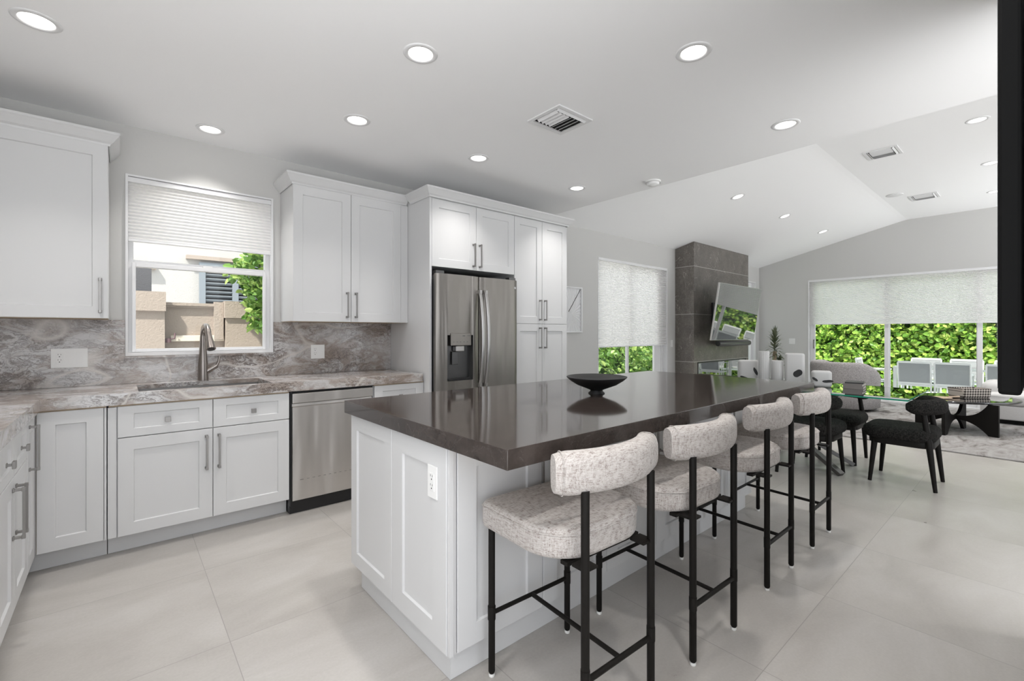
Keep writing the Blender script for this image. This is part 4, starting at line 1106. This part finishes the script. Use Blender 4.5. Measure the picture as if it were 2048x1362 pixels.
# yucca in corner
random.seed(5)
t_ = thing('potted_yucca', (9.93, 3.50, 0), 'tall spiky yucca in white pot in the corner', 'potted plant')
px, py = 9.93, 3.50
MB().lathe([(.13, .001), (.15, .01), (.17, .34), (.165, .36), (.155, .355), (.15, .32)], (px, py), 32, cap1=False).build('pot', 'ceramic', t_)
MB().lathe([(.151, .325), (.002, .33)], (px, py), 24).build('soil', 'soil', t_)
MB().tube([(px, py, .33), (px - .01, py + .01, .60), (px + .01, py, .90)], [.045, .04, .035], 12).build('trunk', 'trunk', t_)
MB().tube([(px + .05, py - .04, .33), (px + .07, py - .06, .62)], [.03, .025], 10).build('trunk', 'trunk', t_)
def spikes(mb, c, n_, L, zr, spread):
    for k in range(n_):
        u_ = k / n_; a = k * 2.39996; el_ = math.radians(-25 + 110 * u_) * spread
        h = Vector((math.cos(a) * math.cos(el_), math.sin(a) * math.cos(el_), math.sin(el_)))
        o_ = Vector(c) + Vector((0, 0, zr * u_)); l_ = L * random.uniform(.8, 1.1) * (1 - .25 * u_); sd = h.cross(Vector((0, 0, 1)))
        if sd.length < .1: sd = Vector((1, 0, 0))
        sd.normalize(); wd = .016; mid = o_ + h * l_ * .5 + Vector((0, 0, .02)); tip = o_ + h * l_ - Vector((0, 0, .03))
        up = h.cross(sd) * .004
        mb.add([o_ - sd * wd * .6, o_ + sd * wd * .6, mid - sd * wd, mid + sd * wd, tip, mid + up], [(0, 1, 3, 2), (2, 3, 4)], 0, False)
mb = MB(); spikes(mb, (px, py, .80), 90, .30, .42, 1.); mb.build('leaf_crown', 'yucca_leaf', t_)
mb = MB(); spikes(mb, (px + .08, py - .07, .60), 34, .20, .12, 1.); mb.build('leaf_crown', 'yucca_leaf', t_)

# black panel close by at the right edge (television seen end-on)
t_ = thing('television', (1.92, .04, 1.17), 'large black television at right edge of the view, seen end-on', 'television')
MB().box(1.2, 2.65, .0245, .0535, 1.168, 2.02).build('housing', 'matte_black', t_, bevel=.005)
MB().box(1.21, 2.64, .054, .0545, 1.178, 2.01).build('screen', 'black_gloss', t_)
MB().box(1.7, 2.1, -.0015, .0235, 1.4, 1.75).build('wall_bracket', 'black_plastic', t_)

# ================================================================== OUTSIDE
PZ = -.18
structure('patio_ground', MB().box(FARX + .205, 20, -8, 9, PZ - .1, PZ), 'patio')
structure('side_yard_ground', MB().box(-6, FARX + .2, W + .205, 14, PZ - .1, PZ), 'patio')
def leaves(mb, n_, box, size, face=None, seed=1):
    rnd = random.Random(seed); x0, x1, y0, y1, z0, z1 = box
    for k in range(n_):
        c_ = Vector((rnd.uniform(x0, x1), rnd.uniform(y0, y1), rnd.uniform(z0, z1)))
        d_ = Vector((rnd.gauss(0, 1), rnd.gauss(0, 1), rnd.gauss(.2, .8)))
        if d_.length < .05: continue
        d_.normalize()
        nrm = Vector((rnd.gauss(0, .8), rnd.gauss(0, .8), rnd.gauss(.3, .7))) + (Vector(face) if face else Vector((0, 0, 0)))
        sd = d_.cross(nrm)
        if sd.length < .05: continue
        sd.normalize(); up = sd.cross(d_); L = size * rnd.uniform(.6, 1.2); wd = L * .33
        mb.add([c_, c_ + d_ * L * .35 + sd * wd + up * .12 * L, c_ + d_ * L * .75 + sd * wd * .75 + up * .1 * L, c_ + d_ * L,
                c_ + d_ * L * .75 - sd * wd * .75 + up * .1 * L, c_ + d_ * L * .35 - sd * wd + up * .12 * L],
               [(0, 1, 2, 3), (0, 3, 4, 5)], 0, False)
# hedge
t_ = thing('hedge', (15.6, .5, PZ), 'tall dense bright green hedge behind the outdoor furniture', 'hedge')
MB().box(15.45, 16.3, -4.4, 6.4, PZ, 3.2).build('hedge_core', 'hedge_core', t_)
mb = MB(); leaves(mb, 29000, (15.0, 15.5, -4.5, 6.5, PZ, 3.3), .14, (-1.3, 0, .4), 3); o = mb.build('hedge_leaves', 'hedge_leaf', t_); o['kind'] = 'stuff'
# garden bushes seen through the tall window and window 3
for i, (x, y, wx, h, lb) in enumerate(((8.0, 6.3, 1.3, 1.35, 'green bush outside the tall shaded window, left pane'), (10.3, 6.6, 1.1, 1.5, 'green bush outside the tall shaded window, right pane'))):
    t_ = thing('garden_bush', (x, y, PZ), lb, 'bush')
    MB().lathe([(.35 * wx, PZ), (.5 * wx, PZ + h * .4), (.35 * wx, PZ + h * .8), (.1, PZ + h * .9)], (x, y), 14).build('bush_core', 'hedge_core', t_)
    mb = MB(); rnd = random.Random(20 + i)
    tmp = MB(); leaves(tmp, 5200, (-1, 1, -1, 1, -1, 1), .13, (0, -.6, .3), 31 + i)
    for q in range(0, len(tmp.v), 6):
        p = Vector(tmp.v[q]); r = p.length
        if r > 1.12 or r < .5: continue
        sft = Vector((x + p.x * wx * .85, y + p.y * wx * .85, PZ + h * .5 + p.z * h * .62)) - p
        mb.add([Vector(v_) + sft for v_ in tmp.v[q:q + 6]], [(0, 1, 2, 3), (0, 3, 4, 5)])
    mb.build('bush_leaves', 'bush_leaf', t_)['kind'] = 'stuff'
# side-yard fence wall with piers, seen through the sink window
mb = MB(); mb.box(-1.6, .355, 6.0, 6.35, PZ, 1.50); mb.box(-1.62, .362, 5.96, 6.39, 1.50, 1.70)
o = mb.build('wall_pier', 'stucco_beige'); tag(o, 'beige stucco pier with cap at left outside the sink window', 'wall pier')
mb = MB(); mb.box(.365, 1.0, 6.12, 6.26, PZ, 1.545); mb.box(.365, .80, 6.09, 6.29, 1.546, 1.567); mb.box(.365, .81, 6.07, 6.31, 1.568, 1.60)
o = mb.build('garden_wall', 'stucco_beige'); tag(o, 'low beige garden wall with ledge outside the sink window', 'garden wall')
mb = MB(); mb.box(.905, 2.6, 6.00, 6.118, PZ, 1.44); mb.box(.890, 2.6, 5.97, 6.118, 1.441, 1.63); mb.box(.80, .888, 6.05, 6.118, 1.2, 1.62)
o = mb.build('wall_pier', 'stucco_beige'); tag(o, 'beige stucco pier with step at right outside the sink window', 'wall pier')
o = MB().box(-.6, .27, 6.6, 7.0, PZ, 2.02).build('chimney_block', 'dark_stucco'); tag(o, 'dark grey block standing behind the left beige pier outside', 'wall block')
t_ = thing('garden_pipe', (.40, 6.0, 1.2), 'beige garden pipe with dark valve outside the sink window', 'pipe')
MB().box(.41, .90, 6.085, 6.118, 1.18, 1.245).build('pipe_cover', 'pipe', t_, bevel=.005)
MB().tube([(.385, 6.05, 1.17), (.385, 6.05, 1.215)], .028, 12).build('valve_body', 'valve', t_)
MB().tube([(.385, 6.05, 1.205), (.44, 6.05, 1.215), (.445, 6.05, 1.27)], .009, 8).build('valve_arm', 'valve', t_)
h_ = thing('neighbour_house', (2, 9.4, PZ), 'cream stucco neighbouring house with blue shutters behind the garden wall', 'house')
MB().box(-3, 6.5, 9.0, 9.3, PZ, 4.6).build('wall', 'stucco_cream', h_)
sh = framebox(MB(), .975, 2.60, 8.93, 8.999, 1.2, 2.42, .085, .07, .08).build('shutter_frame', 'shutter_blue', h_)
mb = MB(); mb.box(1.44, 1.53, 8.935, 8.998, 1.27, 2.34)
mb.build('shutter_post', 'shutter_blue', sh)
for (xa, xb) in ((1.06, 1.44), (1.53, 2.515)):
    for k in range(15): MB().obox(((xa + xb) / 2, 8.965, 1.31 + k * .070), (1, 0, 0), (0, 1, -.75), (0, .75, 1), (xb - xa) / 2, .026, .005).build('slat', 'shutter_blue', sh)
MB().box(1.06, 2.515, 8.985, 8.998, 1.27, 2.34).build('shutter_back', 'dark_gap', sh)
MB().box(.80, 2.75, 8.90, 8.999, 2.46, 2.52).build('lintel', 'stucco_beige', h_)
MB().box(-3, .42, 8.90, 8.999, 2.25, 2.32).build('ledge', 'stucco_beige', h_)
t_ = thing('garden_shrub', (1.30, 5.75, PZ), 'leafy green shrub at right outside the sink window', 'shrub')
MB().tube([(1.36, 5.62, PZ), (1.30, 5.62, .9), (1.22, 5.62, 1.6), (1.14, 5.62, 2.2)], [.025, .02, .012, .006], 8).build('stem', 'trunk', t_)
mb = MB(); rnd = random.Random(9)
tmp = MB(); leaves(tmp, 1500, (-1, 1, -1, 1, -1, 1), .085, (0, -.5, .3), 77)
for q in range(0, len(tmp.v), 6):
    p = Vector(tmp.v[q]); zz_ = (p.z + 1) / 2; half_w = .13 + .12 * abs(math.sin(zz_ * 7.5))
    cxx = 1.22 + .10 * math.sin(zz_ * 9) - .03 * zz_
    sft = Vector((cxx + p.x * half_w, 5.62 + p.y * .2, 1.30 + zz_ * 1.1)) - p
    mb.add([Vector(v_) + sft for v_ in tmp.v[q:q + 6]], [(0, 1, 2, 3), (0, 3, 4, 5)])
mb.build('shrub_leaves', 'bush_leaf', t_)['kind'] = 'stuff'

# outdoor dining set
G_O = 'white framed outdoor chairs with grey sling backs'
oc_ = thing('outdoor_chair', (0, 0, 0), 'x', 'outdoor chair', G_O)   # faces +x local
SW = .245
mb = MB()
for sg in (-1, 1):
    MB().tube([(-.20, sg * SW, .001), (-.20, sg * SW, .42), (-.27, sg * SW, .86)], .015, 6).build('rear_leg', 'outdoor_white', oc_, local=True)
    MB().tube([(.24, sg * SW, .001), (.24, sg * SW, .64)], .015, 6).build('front_leg', 'outdoor_white', oc_, local=True)
    MB().box(-.24, .27, sg * SW - .022, sg * SW + .022, .64, .66).build('armrest', 'outdoor_white', oc_, local=True)
mb = MB(); mb.box(-.285, -.255, -SW, SW, .845, .885); mb.box(-.235, -.205, -SW, SW, .43, .465); mb.box(-.2, .24, -SW, -SW + .03, .39, .42); mb.box(-.2, .24, SW - .03, SW, .39, .42); mb.box(.21, .24, -SW, SW, .39, .42); mb.box(-.215, -.185, -SW, SW, .39, .42)
mb.build('chair_frame', 'outdoor_white', oc_, local=True)
MB().add([(-.222, -SW + .015, .46), (-.222, SW - .015, .46), (-.268, SW - .015, .85), (-.268, -SW + .015, .85), (-.216, -SW + .015, .46), (-.216, SW - .015, .46), (-.262, SW - .015, .85), (-.262, -SW + .015, .85)],
         [(0, 3, 2, 1), (4, 5, 6, 7), (0, 1, 5, 4), (3, 7, 6, 2), (0, 4, 7, 3), (1, 2, 6, 5)]).build('sling_back', 'sling', oc_, local=True)
MB().box(-.19, .22, -SW + .02, SW - .02, .408, .418).build('sling_seat', 'sling', oc_, local=True)
OC = [((12.18, 1.67), 0, 'white outdoor chair facing the hedge, left of the two full backs'), ((12.16, 1.12), 0, 'white outdoor chair facing the hedge, right of the two full backs'),
      ((12.18, .43), 0, 'white outdoor chair cut off by the black panel edge'), ((13.35, 1.70), PI, 'white outdoor chair across the table, left behind the full backs'),
      ((13.35, 1.06), PI, 'white outdoor chair across the table, right behind the full backs'), ((12.66, 2.45), -PI / 2, 'white outdoor chair seen sideways at the left table end'),
      ((13.35, .40), PI, 'white outdoor chair across the table near the black panel')]
for i, ((x, y), r, lb) in enumerate(OC):
    if i == 0: oc_.location = (x, y, PZ); oc_.rotation_euler = (0, 0, r); oc_['label'] = lb
    else: place(oc_, (x, y, PZ), r, lb)
t_ = thing('outdoor_table', (12.75, .9, PZ), 'long white outdoor dining table with pale glass top', 'outdoor table')
tx0, tx1, ty0, ty1 = 12.32, 13.15, -.35, 2.06
framebox_t = MB(); framebox_t.box(tx0, tx0 + .06, ty0, ty1, .53, .565); framebox_t.box(tx1 - .06, tx1, ty0, ty1, .53, .565); framebox_t.box(tx0 + .06, tx1 - .06, ty0, ty0 + .06, .53, .565); framebox_t.box(tx0 + .06, tx1 - .06, ty1 - .06, ty1, .53, .565)
framebox_t.build('table_frame', 'outdoor_white', t_, bevel=.003)
MB().box(tx0 + .04, tx1 - .04, ty0 + .04, ty1 - .04, .566, .574).build('glass_top', 'table_glass', t_)
for (x, y) in ((tx0 + .03, ty0 + .03), (tx1 - .03, ty0 + .03), (tx0 + .03, ty1 - .03), (tx1 - .03, ty1 - .03)):
    MB().box(x - .028, x + .028, y - .028, y + .028, PZ + .001, .529).build('leg', 'outdoor_white', t_, bevel=.003)
